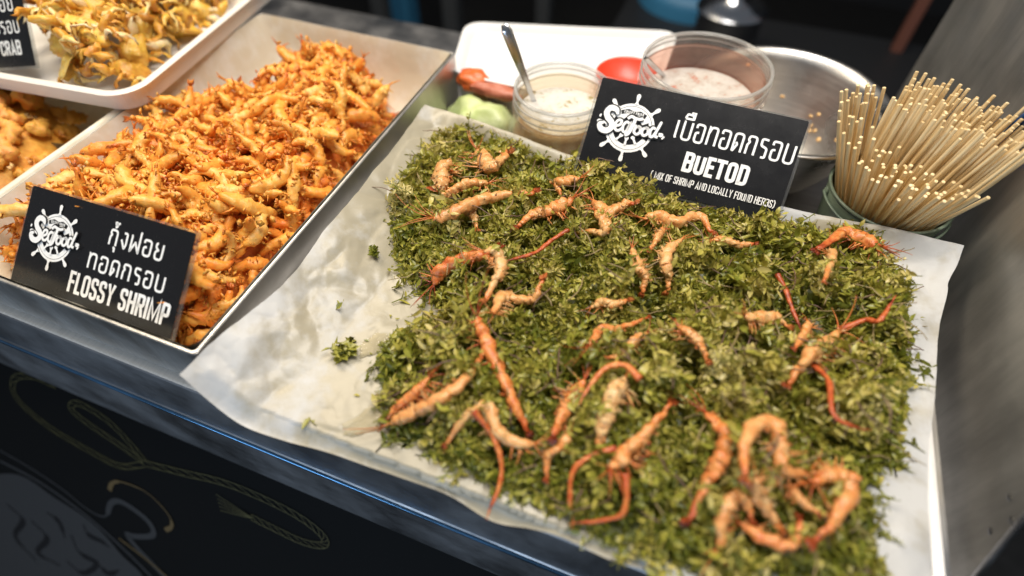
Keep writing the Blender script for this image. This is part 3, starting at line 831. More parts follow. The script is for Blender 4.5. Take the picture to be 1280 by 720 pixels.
# mound under the sprigs
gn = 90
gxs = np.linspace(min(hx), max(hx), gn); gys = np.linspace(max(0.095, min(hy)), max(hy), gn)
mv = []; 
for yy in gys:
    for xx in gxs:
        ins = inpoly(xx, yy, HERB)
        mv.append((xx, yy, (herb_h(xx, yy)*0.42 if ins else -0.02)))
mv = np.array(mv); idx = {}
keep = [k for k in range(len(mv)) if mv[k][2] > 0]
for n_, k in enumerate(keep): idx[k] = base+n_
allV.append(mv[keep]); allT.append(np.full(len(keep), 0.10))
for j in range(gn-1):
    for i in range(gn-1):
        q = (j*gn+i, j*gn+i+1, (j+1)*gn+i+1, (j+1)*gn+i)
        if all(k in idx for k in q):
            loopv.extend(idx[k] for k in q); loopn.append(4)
def np_mesh(name, V, loopv, loopn, T, mats):
    me = bpy.data.meshes.new(name)
    me.vertices.add(len(V)); me.vertices.foreach_set('co', np.asarray(V, dtype=np.float32).ravel())
    me.loops.add(len(loopv)); me.loops.foreach_set('vertex_index', np.array(loopv, dtype=np.int32))
    ln = np.array(loopn, dtype=np.int32)
    me.polygons.add(len(ln)); me.polygons.foreach_set('loop_start', np.concatenate(([0], np.cumsum(ln)[:-1])).astype(np.int32))
    me.polygons.foreach_set('loop_total', ln)
    a = me.attributes.new('tint', 'FLOAT', 'POINT'); a.data.foreach_set('value', np.asarray(T, dtype=np.float32))
    for m_ in mats: me.materials.append(m_)
    me.polygons.foreach_set('use_smooth', np.ones(len(ln), dtype=bool))
    me.update(calc_edges=True); me.validate()
    return me
me = np_mesh('fried_herbs', np.concatenate(allV), loopv, loopn, np.concatenate(allT), [M['leaf']])
tag(inst('fried_herbs', me), 'bed of crisp fried green herb leaves spread on the white paper', 'herbs', None, 'stuff')
# thin brown stalks tangled through the bed
mb = MB(); k = 0
while k < 620:
    x = rs.uniform(min(hx), max(hx)); y = rs.uniform(0.11, max(hy))
    if not inpoly(x, y, HERB): continue
    h = herb_h(x, y); a = rs.uniform(0, 6.28); ln = rs.uniform(0.012, 0.036)
    p = Vector((x, y, h+rs.uniform(-0.001, 0.005))); pts = []
    cur = rs.normal(0, 0.5)
    for i in range(6):
        pts.append(p.copy()); a += cur/5+rs.normal(0, 0.12)
        p = p+Vector((math.cos(a), math.sin(a), rs.normal(0, 0.25)))*(ln/5)
        if p.z < 0.004: p.z = 0.004
    mb.tube(pts, [0.0007, 0.0007, 0.0006, 0.0006, 0.0005, 0.0004], 4, mi=int(rs.rand() > 0.6))
    k += 1
tag(mb.build('herb_stalks', [M['stem'], M['stem2']], smooth=True), 'thin brown dry stalks tangled through the bed of fried herbs', 'stalks', None, 'stuff')

# loose sprigs on the paper
loose = [(431, 440, 0.022, 'crumpled olive herb cluster lying alone on the oily paper'), (471, 325, 0.012, 'small bright green leaf tuft on paper left of the herb bed'),
         (493, 341, 0.009, 'pale green leaf crumb beside the bright green tuft on paper'), (497, 360, 0.009, 'narrow green leaf flake below the pale crumb on paper'),
         (390, 528, 0.011, 'single dark green leaf strip near the front of the paper'), (428, 388, 0.009, 'little brown green crumb above the lone herb cluster')]
for i, (px, py, sz, lab) in enumerate(loose):
    p = at(px, py, 0.004); r = random.Random(50+i); mb = MB()
    nsp = 5 if sz > 0.02 else (3 if i == 1 else 1)
    for q in range(nsp):
        V, F, K = sprig_proto(r, nl=8 if nsp > 1 else 3, ln=sz*(0.9 if nsp > 1 else 1.0))
        A = Matrix.Rotation(r.uniform(0, 6.28), 3, 'Z')
        c0 = Vector(V.mean(0))
        vv = [A @ (Vector(v_)-c0) + Vector((r.uniform(-1, 1), r.uniform(-1, 1), 0.2))*sz*0.22*(nsp > 1) for v_ in V]
        mz = min(v_.z for v_ in vv)
        mb.add([v_-Vector((0, 0, mz)) for v_ in vv], F, 0.45 if i != 1 else 0.2)
    o = mb.build('herb_sprig', M['leaf'], smooth=True); o.location = (p.x, p.y, on_paper(p.x, p.y)+0.0008)
    tag(o, lab, 'herb', 'loose herb bits on the paper')

mb = MB(); k = 0
while k < 90:
    i = rs.randint(len(HERB)); a_, b_ = Vector(HERB[i-1]), Vector(HERB[i]); q = a_.lerp(b_, rs.rand())
    x, y = q.x+rs.normal(0, 0.016), q.y+rs.normal(0, 0.016)
    if inpoly(x, y, HERB) or y > 0.53 or y < 0.14 or x > 0.22 or x < -0.285: continue
    z = on_paper(x, y)+0.0006; sz = rs.uniform(0.0006, 0.0018)
    mb.add([(x+rs.normal(0, sz), y+rs.normal(0, sz), z+abs(rs.normal(0, sz*0.6))) for _ in range(4)], [(0, 1, 2), (0, 3, 1), (1, 3, 2), (2, 3, 0)], rs.uniform(0.1, 0.8)); k += 1
tag(mb.build('herb_crumbs', M['leaf']), 'tiny green crumbs scattered on the paper around the herb bed', 'crumbs', None, 'stuff')

# oil pooled on the paper
mo, N, L, b = pmat('frying_oil', (0.80, 0.48, 0.08), 0.04)
N.remove(b); ou = N['Material Output']
t_ = N.new('ShaderNodeBsdfTransparent'); t_.inputs[0].default_value = (0.995, 0.975, 0.90, 1)
g_ = N.new('ShaderNodeBsdfGlossy'); g_.inputs['Roughness'].default_value = 0.03
fr = N.new('ShaderNodeFresnel'); fr.inputs[0].default_value = 1.6
nb = node(N, 'ShaderNodeTexNoise', Scale=140.0, Detail=4.0); bp = N.new('ShaderNodeBump'); bp.inputs['Distance'].default_value = 0.004; bp.inputs['Strength'].default_value = 0.5
L.new(nb.outputs[0], bp.inputs['Height']); L.new(bp.outputs[0], g_.inputs['Normal'])
mx = N.new('ShaderNodeMixShader'); L.new(fr.outputs[0], mx.inputs[0]); L.new(t_.outputs[0], mx.inputs[1]); L.new(g_.outputs[0], mx.inputs[2]); L.new(mx.outputs[0], ou.inputs[0])
M['oil'] = mo
for i, (px, py, a, b_, rot, lab) in enumerate([(468, 520, 0.030, 0.012, 0.9, 'shiny pool of frying oil on the paper left of the herbs'), (468, 430, 0.016, 0.010, 1.2, 'thin wet oil patch on the paper above the larger pool')]):
    p = at(px, py, 0.004); n = 40; ring = []
    for k in range(n):
        an = 2*math.pi*k/n; rr = 1+0.35*nz(math.cos(an)*1.3+i*5, math.sin(an)*1.3, 3)+0.18*nz(math.cos(an)*4, math.sin(an)*4, i)
        x_, y_ = a*rr*math.cos(an), b_*rr*math.sin(an)
        ring.append((x_*math.cos(rot)-y_*math.sin(rot), x_*math.sin(rot)+y_*math.cos(rot)))
    mb = MB(); vs = [(0, 0, 0)]; fs = []
    zs = [on_paper(p.x, p.y)]
    for ri, sc_ in enumerate((0.35, 0.7, 0.92, 1.0)):
        for k, (x_, y_) in enumerate(ring):
            zz = on_paper(p.x+x_*sc_, p.y+y_*sc_)
            vs.append((x_*sc_, y_*sc_, zz-zs[0]+(0.0012, 0.0011, 0.0009, 0.0002)[ri]))
    vs[0] = (0, 0, 0.0012)
    fs += [(0, 1+k, 1+(k+1) % n) for k in range(n)]
    fs += [(1+ri*n+k, 1+(ri+1)*n+k, 1+(ri+1)*n+(k+1) % n, 1+ri*n+(k+1) % n) for ri in range(3) for k in range(n)]
    mb.add(vs, fs)
    o = mb.build('oil_puddle', mo, smooth=True); o.location = (p.x, p.y, zs[0])
    tag(o, lab, 'oil puddle')

# ------------------------------------------------------------------ shrimp
def shrimp_body(mb, cl, rmax, r, tint=0.55, head=True, bumpy=0.10, n=12, flat=0.85, thin=False, profile=None, ringed=0.11):
    """tapered, ringed body along a centre line from head (first) to tail (last)"""
    m_ = len(cl)
    rad = []; tn = []
    for i in range(m_):
        t = i/(m_-1)
        if profile: p = np.interp(t, [a for a, _ in profile], [b_ for _, b_ in profile])
        elif thin: p = 0.9-0.5*t
        else: p = np.interp(t, [0, .04, .14, .30, .42, .60, .78, .92, 1.0], [.10, .42, .80, 1.0, .93, .84, .62, .42, .30])
        ring = 1.0
        if not thin:
            ph = (t*9) % 1.0
            ring = 1.0+(ringed*(1-ph)-ringed*0.5 if t > 0.30 else 0.04*math.sin(t*40))
        rad.append(rmax*p*ring)
        tn.append(tint + (0.10 if not thin else 0) - 0.30*sstep((t-0.80)/0.2) - 0.18*sstep((0.10-t)/0.1) + 0.05*math.sin(t*50))
    b0 = len(mb.v)
    mb.tube(cl, rad, n, tn, True, flat)
    sd = r.uniform(0, 50)
    for i in range(b0, len(mb.v)):
        v_ = Vector(mb.v[i]); k_ = (i-b0)//n
        if k_ >= m_: break
        c_ = Vector(cl[k_]); d_ = v_-c_
        q = 1+bumpy*(1.5*noise.noise(v_*110+Vector((0, 0, sd)))+1.5*noise.noise(v_*260+Vector((sd, 0, 0)))+1.0*noise.noise(v_*620+Vector((0, sd, 0))))
        mb.v[i] = tuple(c_+d_*q)
def leaf_flap(mb, p, d, up_, ln, wd, tint):
    s_ = d.cross(up_).normalized()
    vs = [p-s_*wd*0.2, p+s_*wd*0.2, p+d*ln*0.6+s_*wd*0.5+up_*ln*0.06, p+d*ln+up_*ln*0.12, p+d*ln*0.6-s_*wd*0.5+up_*ln*0.06,
          p+d*ln*0.5-up_*ln*0.10]
    mb.add(vs, [(0, 1, 2, 3, 4), (1, 0, 5), (0, 4, 5), (4, 3, 5), (3, 2, 5), (2, 1, 5)], tint)
def strand(mb, p, d, ln, r0, r, tint, droop=0.3, seg=5, n=4):
    pts = []; q = Vector(p); d = Vector(d).normalized()
    ax = Vector((r.uniform(-1, 1), r.uniform(-1, 1), r.uniform(-1, 1)))
    for i in range(seg+1):
        pts.append(q.copy()); d = (d+ax*droop/seg+Vector((r.uniform(-1, 1), r.uniform(-1, 1), r.uniform(-1, 1)))*0.10).normalized()
        q = q+d*(ln/seg)
    mb.tube(pts, [r0*(1-0.75*i/seg) for i in range(seg+1)], n, tint)

def flossy_variant(seed):
    """a small battered shrimp, centred at its base, curled in its own plane"""
    r = random.Random(seed); mb = MB()
    ln = r.uniform(0.046, 0.068); curl = r.uniform(1.0, 3.4); m_ = 26
    tw = r.uniform(-0.25, 0.25)
    a = -curl/2; p = Vector((0, 0, 0)); cl = []
    for i in range(m_):
        t = i/(m_-1)
        cl.append(p.copy())
        a += curl/(m_-1)*(0.4+1.2*t)
        p = p+Vector((math.cos(a), math.sin(a), math.sin(t*3+seed)*tw))*(ln/(m_-1))
    c0 = sum(cl, Vector())/m_
    cl = [q-c0 for q in cl]
    rm = r.uniform(0.0062, 0.0088)
    shrimp_body(mb, cl, rm, r, tint=r.uniform(0.48, 0.72), bumpy=0.21, n=14, flat=r.uniform(0.8, 1.0))
    T = (cl[-1]-cl[-3]).normalized(); s_ = T.cross(Vector((0, 0, 1)))
    for k in (-1, 0, 1):
        leaf_flap(mb, cl[-1]-T*0.001, (T+s_*0.45*k).normalized(), Vector((0, 0, 1)), r.uniform(0.007, 0.011), 0.0042, 0.30)
    # legs and feelers on the inner side of the curl
    for k in range(r.randint(2, 5)):
        i = r.randint(2, 15); T = (cl[i+1]-cl[i-1]).normalized(); inn = Vector((-T.y, T.x, 0))
        strand(mb, cl[i]+inn*rm*0.6, inn+Vector((0, 0, r.uniform(-.7, .7)))-T*0.6, r.uniform(0.005, 0.012), 0.0013, r, r.uniform(0.35, 0.8), 0.9)
    T = (cl[0]-cl[2]).normalized()
    for k in range(r.randint(1, 3)):
        strand(mb, cl[0], T+Vector((r.uniform(-.6, .6), r.uniform(-.6, .6), r.uniform(-.5, .5))), r.uniform(0.007, 0.016), 0.0012, r, r.uniform(0.3, 0.6), 1.2)
    for k in range(10):                          # lacy batter skirts
        i = r.randint(1, m_-3); T = (cl[i+1]-cl[i-1]).normalized()
        d_ = Vector((r.gauss(0, 1), r.gauss(0, 1), r.gauss(0, 0.7))).normalized(); d_ = (d_-T*d_.dot(T)).normalized()
        leaf_flap(mb, cl[i]+d_*rm*0.7, (d_+T*r.uniform(-.8, .8)).normalized(), T, r.uniform(0.004, 0.009), r.uniform(0.004, 0.008), r.uniform(0.5, 0.85))
    # batter crumbs and ragged flakes
    for k in range(r.randint(9, 15)):
        i = r.randint(1, m_-3); d_ = Vector((r.gauss(0, 1), r.gauss(0, 1), r.gauss(0, 1))).normalized()
        T = (cl[i+1]-cl[i-1]).normalized(); d_ = (d_-T*d_.dot(T)).normalized()
        p_ = cl[i]+d_*rm*r.uniform(0.7, 1.0); sz = r.uniform(0.0012, 0.0036)
        vs = [p_+Vector((r.gauss(0, 1), r.gauss(0, 1), r.gauss(0, 1))).normalized()*sz for _ in range(4)]
        mb.add(vs, [(0, 1, 2), (0, 3, 1), (1, 3, 2), (2, 3, 0)], r.uniform(0.4, 0.8))
    zmin = min(v_[2] for v_ in mb.v)
    return mb.mesh('fried_shrimp', M['flossy'], True)
flossy = [flossy_variant(900+i) for i in range(12)]
HEAP_PX = [(-20, 345), (0, 275), (40, 205), (85, 158), (135, 132), (215, 128), (300, 128), (345, 112), (352, 88), (405, 74), (462, 84), (484, 130), (474, 178), (432, 245), (345, 330), (290, 392), (258, 414), (225, 412), (110, 420), (20, 375)]
HEAP = [tuple(at(x, y, 0.0)[:2]) for x, y in HEAP_PX]
HEAP = [(max(FX0+0.016, min(FX1-0.030, x)), max(FY0+0.030, min(FY1-0.03, y))) for x, y in HEAP]
def heap_h(x, y):
    if not inpoly(x, y, HEAP): return ZC+0.008
    d = edgedist(x, y, HEAP)
    cx, cy = at(210, 270, 0.03)[:2]
    c2 = at(420, 130, 0.03)
    top = 0.028+0.024*math.exp(-((x-cx)**2+(y-cy)**2)/0.012)+0.012*math.exp(-((x-c2.x)**2+(y-c2.y)**2)/0.006)
    return -0.05+(top+0.05)*sstep(0.32+d/0.055)+0.008*nz(x*28, y*28, 3)
hpx = [p[0] for p in HEAP]; hpy = [p[1] for p in HEAP]
spots = []
rr_ = random.Random(77); tries = 0
while len(spots) < 300 and tries < 60000:
    tries += 1
    x = rr_.uniform(min(hpx), max(hpx)); y = rr_.uniform(min(hpy), max(hpy))
    if not inpoly(x, y, HEAP): continue
    if all((x-a)**2+(y-b_)**2 > 0.0138**2 for a, b_, _ in spots):
        spots.append((x, y, 0))
def lay(x, y, hfun, r, lift, tilt):
    e = 0.006
    gx = (hfun(x+e, y)-hfun(x-e, y))/(2*e); gy = (hfun(x, y+e)-hfun(x, y-e))/(2*e)
    nn = Vector((-max(-1.2, min(1.2, gx)), -max(-1.2, min(1.2, gy)), 1)).normalized()
    q = nn.to_track_quat('Z', 'X').to_matrix()
    R_ = q @ Matrix.Rotation(r.uniform(0, 6.283), 3, 'Z') @ Matrix.Rotation(r.gauss(0, tilt), 3, 'X') @ Matrix.Rotation(r.gauss(0, tilt), 3, 'Y')
    M4 = R_.to_4x4(); M4.translation = Vector((x, y, hfun(x, y)+lift))
    return M4
FS_INV = FS_MAT.inverted(); FS_N = Vector((FS_MAT[0][2], FS_MAT[1][2], FS_MAT[2][2]))
def behind_sign(M4, gap):
    """the card rests on the heap: shrimp under it stay behind its back face"""
    q = FS_INV @ M4.translation
    if abs(q.x) < FS_W/2+0.022 and -0.03 < q.y < FS_H+0.024 and q.z > -gap:
        M4.translation = M4.translation+FS_N*(-gap-q.z)
    return M4
LAB_F = 'small crisp orange fried shrimp in the big heap behind the FLOSSY SHRIMP sign'
for i, (x, y, _) in enumerate(spots):
    M4 = behind_sign(lay(x, y, heap_h, rr_, rr_.uniform(-0.003, 0.010), 0.6), 0.034)
    if M4.translation.z < ZC+0.012: continue
    s_ = rr_.uniform(0.85, 1.18)
    o = inst('fried_shrimp', flossy[i % len(flossy)], None, M4 @ Matrix.Diagonal((s_, s_, s_, 1)))
    tag(o, LAB_F, 'shrimp', 'flossy shrimp heaped in the steel tray')
# the shrimp deeper in the heap
mb = MB(); k = 0
fl_np = [np.array([v.co[:] for v in me_.vertices]) for me_ in flossy[:6]]
fl_f = [[tuple(p.vertices) for p in me_.polygons] for me_ in flossy[:6]]
while k < 280:
    x = rr_.uniform(min(hpx), max(hpx)); y = rr_.uniform(min(hpy), max(hpy))
    if not inpoly(x, y, HEAP): continue
    M4 = behind_sign(lay(x, y, heap_h, rr_, rr_.uniform(-0.020, -0.005), 0.5), 0.036); q = k % 6
    A = np.array(M4)[:3, :3]; W = fl_np[q] @ A.T + np.array(M4.translation)
    W[:, 2] = np.maximum(W[:, 2], ZC+0.009)
    mb.add([tuple(v) for v in W], fl_f[q], rr_.uniform(0.4, 0.65)); k += 1
gn = 60; vs = []; ok = {}
for j in range(gn):
    for i in range(gn):
        x = min(hpx)+(max(hpx)-min(hpx))*i/(gn-1); y = min(hpy)+(max(hpy)-min(hpy))*j/(gn-1)
        if inpoly(x, y, HEAP):
            ok[(i, j)] = len(vs)
            zz = heap_h(x, y)-0.026; q = FS_INV @ Vector((x, y, zz))
            if abs(q.x) < FS_W/2+0.02 and q.y < FS_H+0.02 and q.z > -0.03: zz -= (q.z+0.03)/FS_N.z
            vs.append((x, y, max(ZC+0.009, zz)))
fs = [(ok[(i, j)], ok[(i+1, j)], ok[(i+1, j+1)], ok[(i, j+1)]) for j in range(gn-1) for i in range(gn-1) if all(k_ in ok for k_ in ((i, j), (i+1, j), (i+1, j+1), (i, j+1)))]
mb.add(vs, fs, 0.42)
tag(mb.build('fried_shrimp_mass', M['flossy'], smooth=True), 'fried shrimp packed deeper inside the orange heap, showing in its gaps', 'shrimp', None, 'stuff')

# shrimp lying on the herbs: pixel centre line head > tail, width, tint, feelers, label
def P3(pts, lift):
    out = []
    for i, (x, y) in enumerate(pts):
        p = at(x, y, 0.03)
        for _ in range(3):
            p = at(x, y, 0.5*herb_h(p.x, p.y)+0.5*max(herb_h(p.x+a, p.y+b_) for a, b_ in ((0.007, 0), (-0.007, 0), (0, 0.007), (0, -0.007)))+lift if inpoly(p.x, p.y, HERB) else 0.006+lift*0.5)
        out.append(p)
    # keep the line from jumping between bumps
    for _ in range(2):
        out = [out[0]]+[Vector((out[i].x, out[i].y, (out[i-1].z+2*out[i].z+out[i+1].z)/4)) for i in range(1, len(out)-1)]+[out[-1]]
    return out
HS = [
 ([(564,205),(552,215),(553,228),(546,236)], 22, .60, 2, 'curled pale orange shrimp at the far left top of the herb bed'),
 ([(613,228),(585,232),(560,240),(548,248)], 15, .58, 3, 'slim orange shrimp just below the curled one at the far left top'),
 ([(596,187),(608,197),(618,204),(634,190)], 21, .62, 2, 'broad fan shaped shrimp nearest the back left edge of the herbs'),
 ([(541,276),(567,263),(597,252),(630,244),(667,240)], 16, .55, 3, 'long orange shrimp with dark head tip at the back left of herbs'),
 ([(572,262),(590,272),(596,286)], 13, .64, 2, 'short pale shrimp tucked under the long back left shrimp'),
 ([(726,222),(704,226),(695,234),(702,246)], 14, .56, 2, 'small bent shrimp below the left corner of the BUETOD sign'),
 ([(719,248),(690,260),(668,272),(647,283)], 17, .52, 4, 'ragged double looking shrimp left of the BUETOD sign corner'),
 ([(740,249),(760,258),(778,263),(792,254)], 15, .62, 2, 'golden shrimp lying right below the BUETOD sign emblem'),
 ([(744,264),(757,274),(755,284),(722,290)], 15, .56, 2, 'hooked shrimp at the end of the long red feeler'),
 ([(711,287),(690,303),(668,318),(633,326)], 6, .22, 0, 'long thin red claw arm beside the red headed shrimp'),
 ([(542,357),(552,343),(580,321),(604,312),(622,309)], 18, .36, 2, 'dark orange red headed shrimp on the left of the herb bed'),
 ([(606,314),(622,314),(626,335),(618,356),(607,374)], 16, .66, 5, 'pale shrimp hanging with ragged legs right of the red headed one'),
 ([(617,392),(628,380),(648,379),(667,373),(678,351)], 17, .66, 3, 'smooth pale orange shrimp bent upward near the left middle of herbs'),
 ([(738,385),(754,380),(770,377),(784,375)], 14, .66, 1, 'small plump golden shrimp in the middle of the herb bed'),
 ([(803,272),(825,274),(850,271),(872,274),(890,290)], 16, .60, 3, 'long golden shrimp below the title of the BUETOD sign'),
 ([(830,286),(822,300),(812,314)], 11, .60, 1, 'tiny orange shrimp left of the upright pale shrimp'),
 ([(852,300),(835,312),(834,330),(836,348),(834,364)], 15, .70, 2, 'upright pale golden shrimp with red tail feeler at back centre'),
 ([(790,310),(800,328),(806,346),(803,366)], 14, .60, 3, 'drooping orange shrimp left of the tiny one at back centre'),
 ([(890,300),(905,303),(922,308),(942,305)], 12, .54, 3, 'flat shrimp with red legs below the end of the BUETOD sign'),
 ([(1101,308),(1076,297),(1050,299),(1022,312)], 19, .40, 4, 'reddish arched shrimp at the far right back corner of herbs'),
 ([(1034,316),(1032,332),(1030,352)], 13, .60, 2, 'short pale shrimp hanging under the arched corner shrimp'),
 ([(972,343),(982,360),(991,385),(1001,412)], 7, .22, 0, 'straight red claw arm standing above the large right shrimp'),
 ([(930,396),(948,399),(966,402),(985,408)], 17, .64, 2, 'short golden shrimp left of the straight red claw arm'),
 ([(1050,416),(1028,428),(1006,450),(985,480)], 24, .56, 4, 'large orange ringed shrimp with pale head on the right of herbs'),
 ([(1012,402),(1004,418),(993,436)], 13, .52, 1, 'small orange shrimp leaning on the large ringed right shrimp'),
 ([(1048,412),(1078,404),(1104,395),(1117,374)], 8, .24, 2, 'red claw arm reaching to the right edge of the herbs'),
 ([(1016,456),(1032,480),(1054,508),(1080,538)], 8, .24, 0, 'straight red claw arm running down to the lower right of herbs'),
 ([(850,408),(864,414),(874,428),(884,450)], 16, .56, 1, 'folded orange shrimp standing alone at the centre of the bed'),
 ([(808,416),(792,430),(776,440),(760,447)], 12, .54, 1, 'thin orange shrimp left of the folded centre shrimp'),
 ([(735,433),(752,416),(772,404),(810,397)], 12, .48, 3, 'ragged orange shrimp below the plump golden one'),
 ([(484,529),(515,517),(545,497),(575,470),(606,440)], 20, .58, 3, 'big golden shrimp lying along the front left of the herb bed'),
 ([(537,471),(520,487),(500,508),(480,526)], 17, .46, 4, 'torn orange shrimp at the front left edge of the herbs'),
 ([(596,395),(606,428),(626,465),(645,505),(660,540)], 19, .36, 2, 'long red orange shrimp pointing down beside the big golden one'),
 ([(671,556),(645,555),(622,538),(612,510),(598,506),(575,528),(558,555)], 18, .62, 2, 'looped pale shrimp at the front below the long red shrimp'),
 ([(592,514),(612,540),(626,572),(625,608),(611,640)], 8, .34, 0, 'long orange claw arm dangling over the front paper edge'),
 ([(731,474),(714,500),(702,522),(692,545)], 19, .44, 2, 'upper orange shrimp of the front pair left of the tall pale one'),
 ([(716,536),(698,556),(685,570),(683,598)], 14, .54, 2, 'lower bent shrimp of the front pair left of the tall pale one'),
 ([(800,474),(782,457),(762,456),(744,474),(726,500)], 9, .46, 1, 'thin arched claw above the tall pale front shrimp'),
 ([(782,474),(768,492),(757,520),(749,556)], 25, .74, 1, 'tall pale yellow shrimp in the front middle of the herbs'),
 ([(764,588),(786,566),(808,540),(838,505)], 23, .50, 3, 'thick orange shrimp slanting up right at the front middle'),
 ([(770,560),(736,570),(716,590),(713,622),(717,652)], 8, .32, 0, 'long red bent claw arm left of the thick slanting shrimp'),
 ([(782,592),(784,622),(776,645),(750,650),(717,654)], 8, .40, 0, 'curved claw arm closing the loop below the thick slanting shrimp'),
 ([(880,514),(908,540),(904,570),(886,600),(860,650)], 22, .42, 4, 'dark orange bent shrimp alone at the front right of centre'),
 ([(1008,592),(984,580),(974,556),(968,534),(946,530),(932,556),(931,596)], 25, .60, 3, 'large hook shaped pale shrimp at the front right'),
 ([(946,597),(944,616),(958,640),(978,664)], 19, .68, 2, 'pale shrimp lying under the large hook shaped one'),
 ([(900,690),(908,640),(920,620),(934,628),(940,650)], 18, .54, 2, 'small arched shrimp lowest on the front right of herbs'),
 ([(922,652),(950,672),(982,684),(1000,668),(1000,650)], 16, .44, 2, 'upturned orange shrimp along the very front right edge'),
 ([(1016,604),(1040,594),(1060,606),(1058,632),(1038,658),(1018,676)], 24, .52, 3, 'round curled orange shrimp at the lower right edge of herbs'),
 ([(990,610),(1002,626),(1024,642)], 12, .54, 1, 'short thin shrimp between the hook and the round curled one'),
]
for i, (px, wd, tint, fe, lab) in enumerate(HS):
    r = random.Random(300+i)
    thin = wd <= 9
    lift = 0.0098+r.uniform(-0.0022, 0.001) if not thin else 0.0112
    pts = P3(px, lift)
    cen = sum(pts, Vector())/len(pts)
    rm = wd*(0.49 if not thin else 0.50)*depth(cen)/FPX
    length = sum((pts[k+1]-pts[k]).length for k in range(len(pts)-1))
    cl = [p-cen for p in spline(pts, 44)]
    cl = [p+Vector((nz(q*0.35, i, 1), nz(q*0.35, i, 5), nz(q*0.35, i, 9)))*rm*(0.40 if not thin else 0.15) for q, p in enumerate(cl)]
    mb = MB(); body = mb; tail = MB(); legs = MB()
    if thin:
        m_ = len(cl)
        prof = [(0, 1.15), (.2, .95), (.33, .75), (.36, 1.05), (.55, .85), (.66, .68), (.69, .9), (.9, .6), (1, .2)]
        shrimp_body(mb, cl, rm, r, tint, bumpy=0.12, n=8, thin=True, profile=prof)
        # small pincer at the end
        T = (cl[-1]-cl[-3]).normalized()
        strand(mb, cl[-2], T+Vector((r.uniform(-.4, .4), r.uniform(-.4, .4), 0.2)), length*0.10, rm*0.4, r, tint, 0.3)
    else:
        shrimp_body(mb, cl, rm, r, tint, bumpy=0.22, n=16, flat=0.80, ringed=0.05)
        T = (cl[-1]-cl[-3]).normalized(); s_ = T.cross(Vector((0, 0, 1)))
        for k in (-1, 0, 1):
            leaf_flap(tail, cl[-1]-T*rm*0.3, (T+s_*0.4*k).normalized(), Vector((0, 0, 1)), rm*r.uniform(1.2, 1.8), rm*0.75, tint-0.3)
        # head spine, legs underneath, small swimmerets
        T = (cl[0]-cl[3]).normalized()
        sidev = T.cross(Vector((0, 0, 1))).normalized()*r.choice((-1, 1))
        for k in range(fe+2):
            strand(legs, cl[1], T+Vector((r.uniform(-.7, .7), r.uniform(-.7, .7), r.uniform(-.1, .6))), r.uniform(0.5, 1.3)*length*0.35, rm*0.12, r, tint-0.2, 0.9)
        for k in range(5+3*fe):
            j = r.randint(2, 18); T2 = (cl[j+1]-cl[j-1]).normalized()
            sv = T2.cross(Vector((0, 0, 1))).normalized()
            sv = sv if sv.dot(sidev) > 0 else -sv
            strand(legs, cl[j]+sv*rm*0.6-Vector((0, 0, rm*0.3)), sv+T2*r.uniform(-.7, .3)+Vector((0, 0, r.uniform(-.5, .4))), rm*r.uniform(1.0, 2.6), rm*0.17, r, tint+r.uniform(-.25, .2), 0.8)
        for k in range(6):                      # swimmerets and loose shell plates along the belly
            j = 12+k*4; T2 = (cl[j+1]-cl[j-1]).normalized(); sv = T2.cross(Vector((0, 0, 1))).normalized()
            sv = sv if sv.dot(sidev) > 0 else -sv
            leaf_flap(legs, cl[j]+sv*rm*0.55, (sv-T2*0.5+Vector((0, 0, r.uniform(-.3, .5)))).normalized(), Vector((0, 0, 1)), rm*r.uniform(0.6, 1.1), rm*0.7, tint+r.uniform(-.1, .25))
        for k in range(14):
            j = r.randint(1, 40); d_ = Vector((r.gauss(0, 1), r.gauss(0, 1), abs(r.gauss(0, 1)))).normalized()
            p_ = cl[j]+d_*rm*0.8; sz = rm*r.uniform(0.15, 0.36)
            vs = [p_+Vector((r.gauss(0, 1), r.gauss(0, 1), r.gauss(0, 1))).normalized()*sz for _ in range(4)]
            mb.add(vs, [(0, 1, 2), (0, 3, 1), (1, 3, 2), (2, 3, 0)], tint+r.uniform(0, .35))
    o = mb.build('fried_shrimp' if not thin else 'shrimp_claw', M['herb_shrimp'], smooth=True)
    if not thin:
        tail.build('tail_fan', M['herb_shrimp'], o, True); legs.build('legs_and_feelers', M['herb_shrimp'], o, True)
    o.location = cen
    tag(o, lab, 'shrimp' if not thin else 'claw', 'shrimp and claws scattered on the herbs')

# ------------------------------------------------------------------ battered shrimp in the left tray
def batter_variant(seed):
    r = random.Random(seed); mb = MB(); m_ = 22
    ln = r.uniform(0.040, 0.052); curl = r.uniform(1.2, 3.2); a = -curl/2; p = Vector(); cl = []
    for i in range(m_):
        cl.append(p.copy()); a += curl/(m_-1); p = p+Vector((math.cos(a), math.sin(a), 0))*(ln/(m_-1))
    c0 = sum(cl, Vector())/m_; cl = [q-c0 for q in cl]
    rm = r.uniform(0.0095, 0.012)
    shrimp_body(mb, cl, rm, r, 0.5, bumpy=0.42, n=14, flat=0.9, profile=[(0, .35), (.12, .8), (.35, 1), (.6, .9), (.85, .75), (1, .45)])
    T = (cl[-1]-cl[-3]).normalized(); s_ = T.cross(Vector((0, 0, 1)))
    for k in (-1, 1): leaf_flap(mb, cl[-1], (T+s_*0.4*k).normalized(), Vector((0, 0, 1)), 0.010, 0.006, 0.85)
    return mb.mesh('battered_shrimp', M['batter'], True)
bv = [batter_variant(40+i) for i in range(6)]
LP = [tuple(at(x, y, 0.0)[:2]) for x, y in ((-60, 85), (30, 92), (72, 120), (82, 150), (62, 185), (40, 215), (5, 245), (-70, 270))]
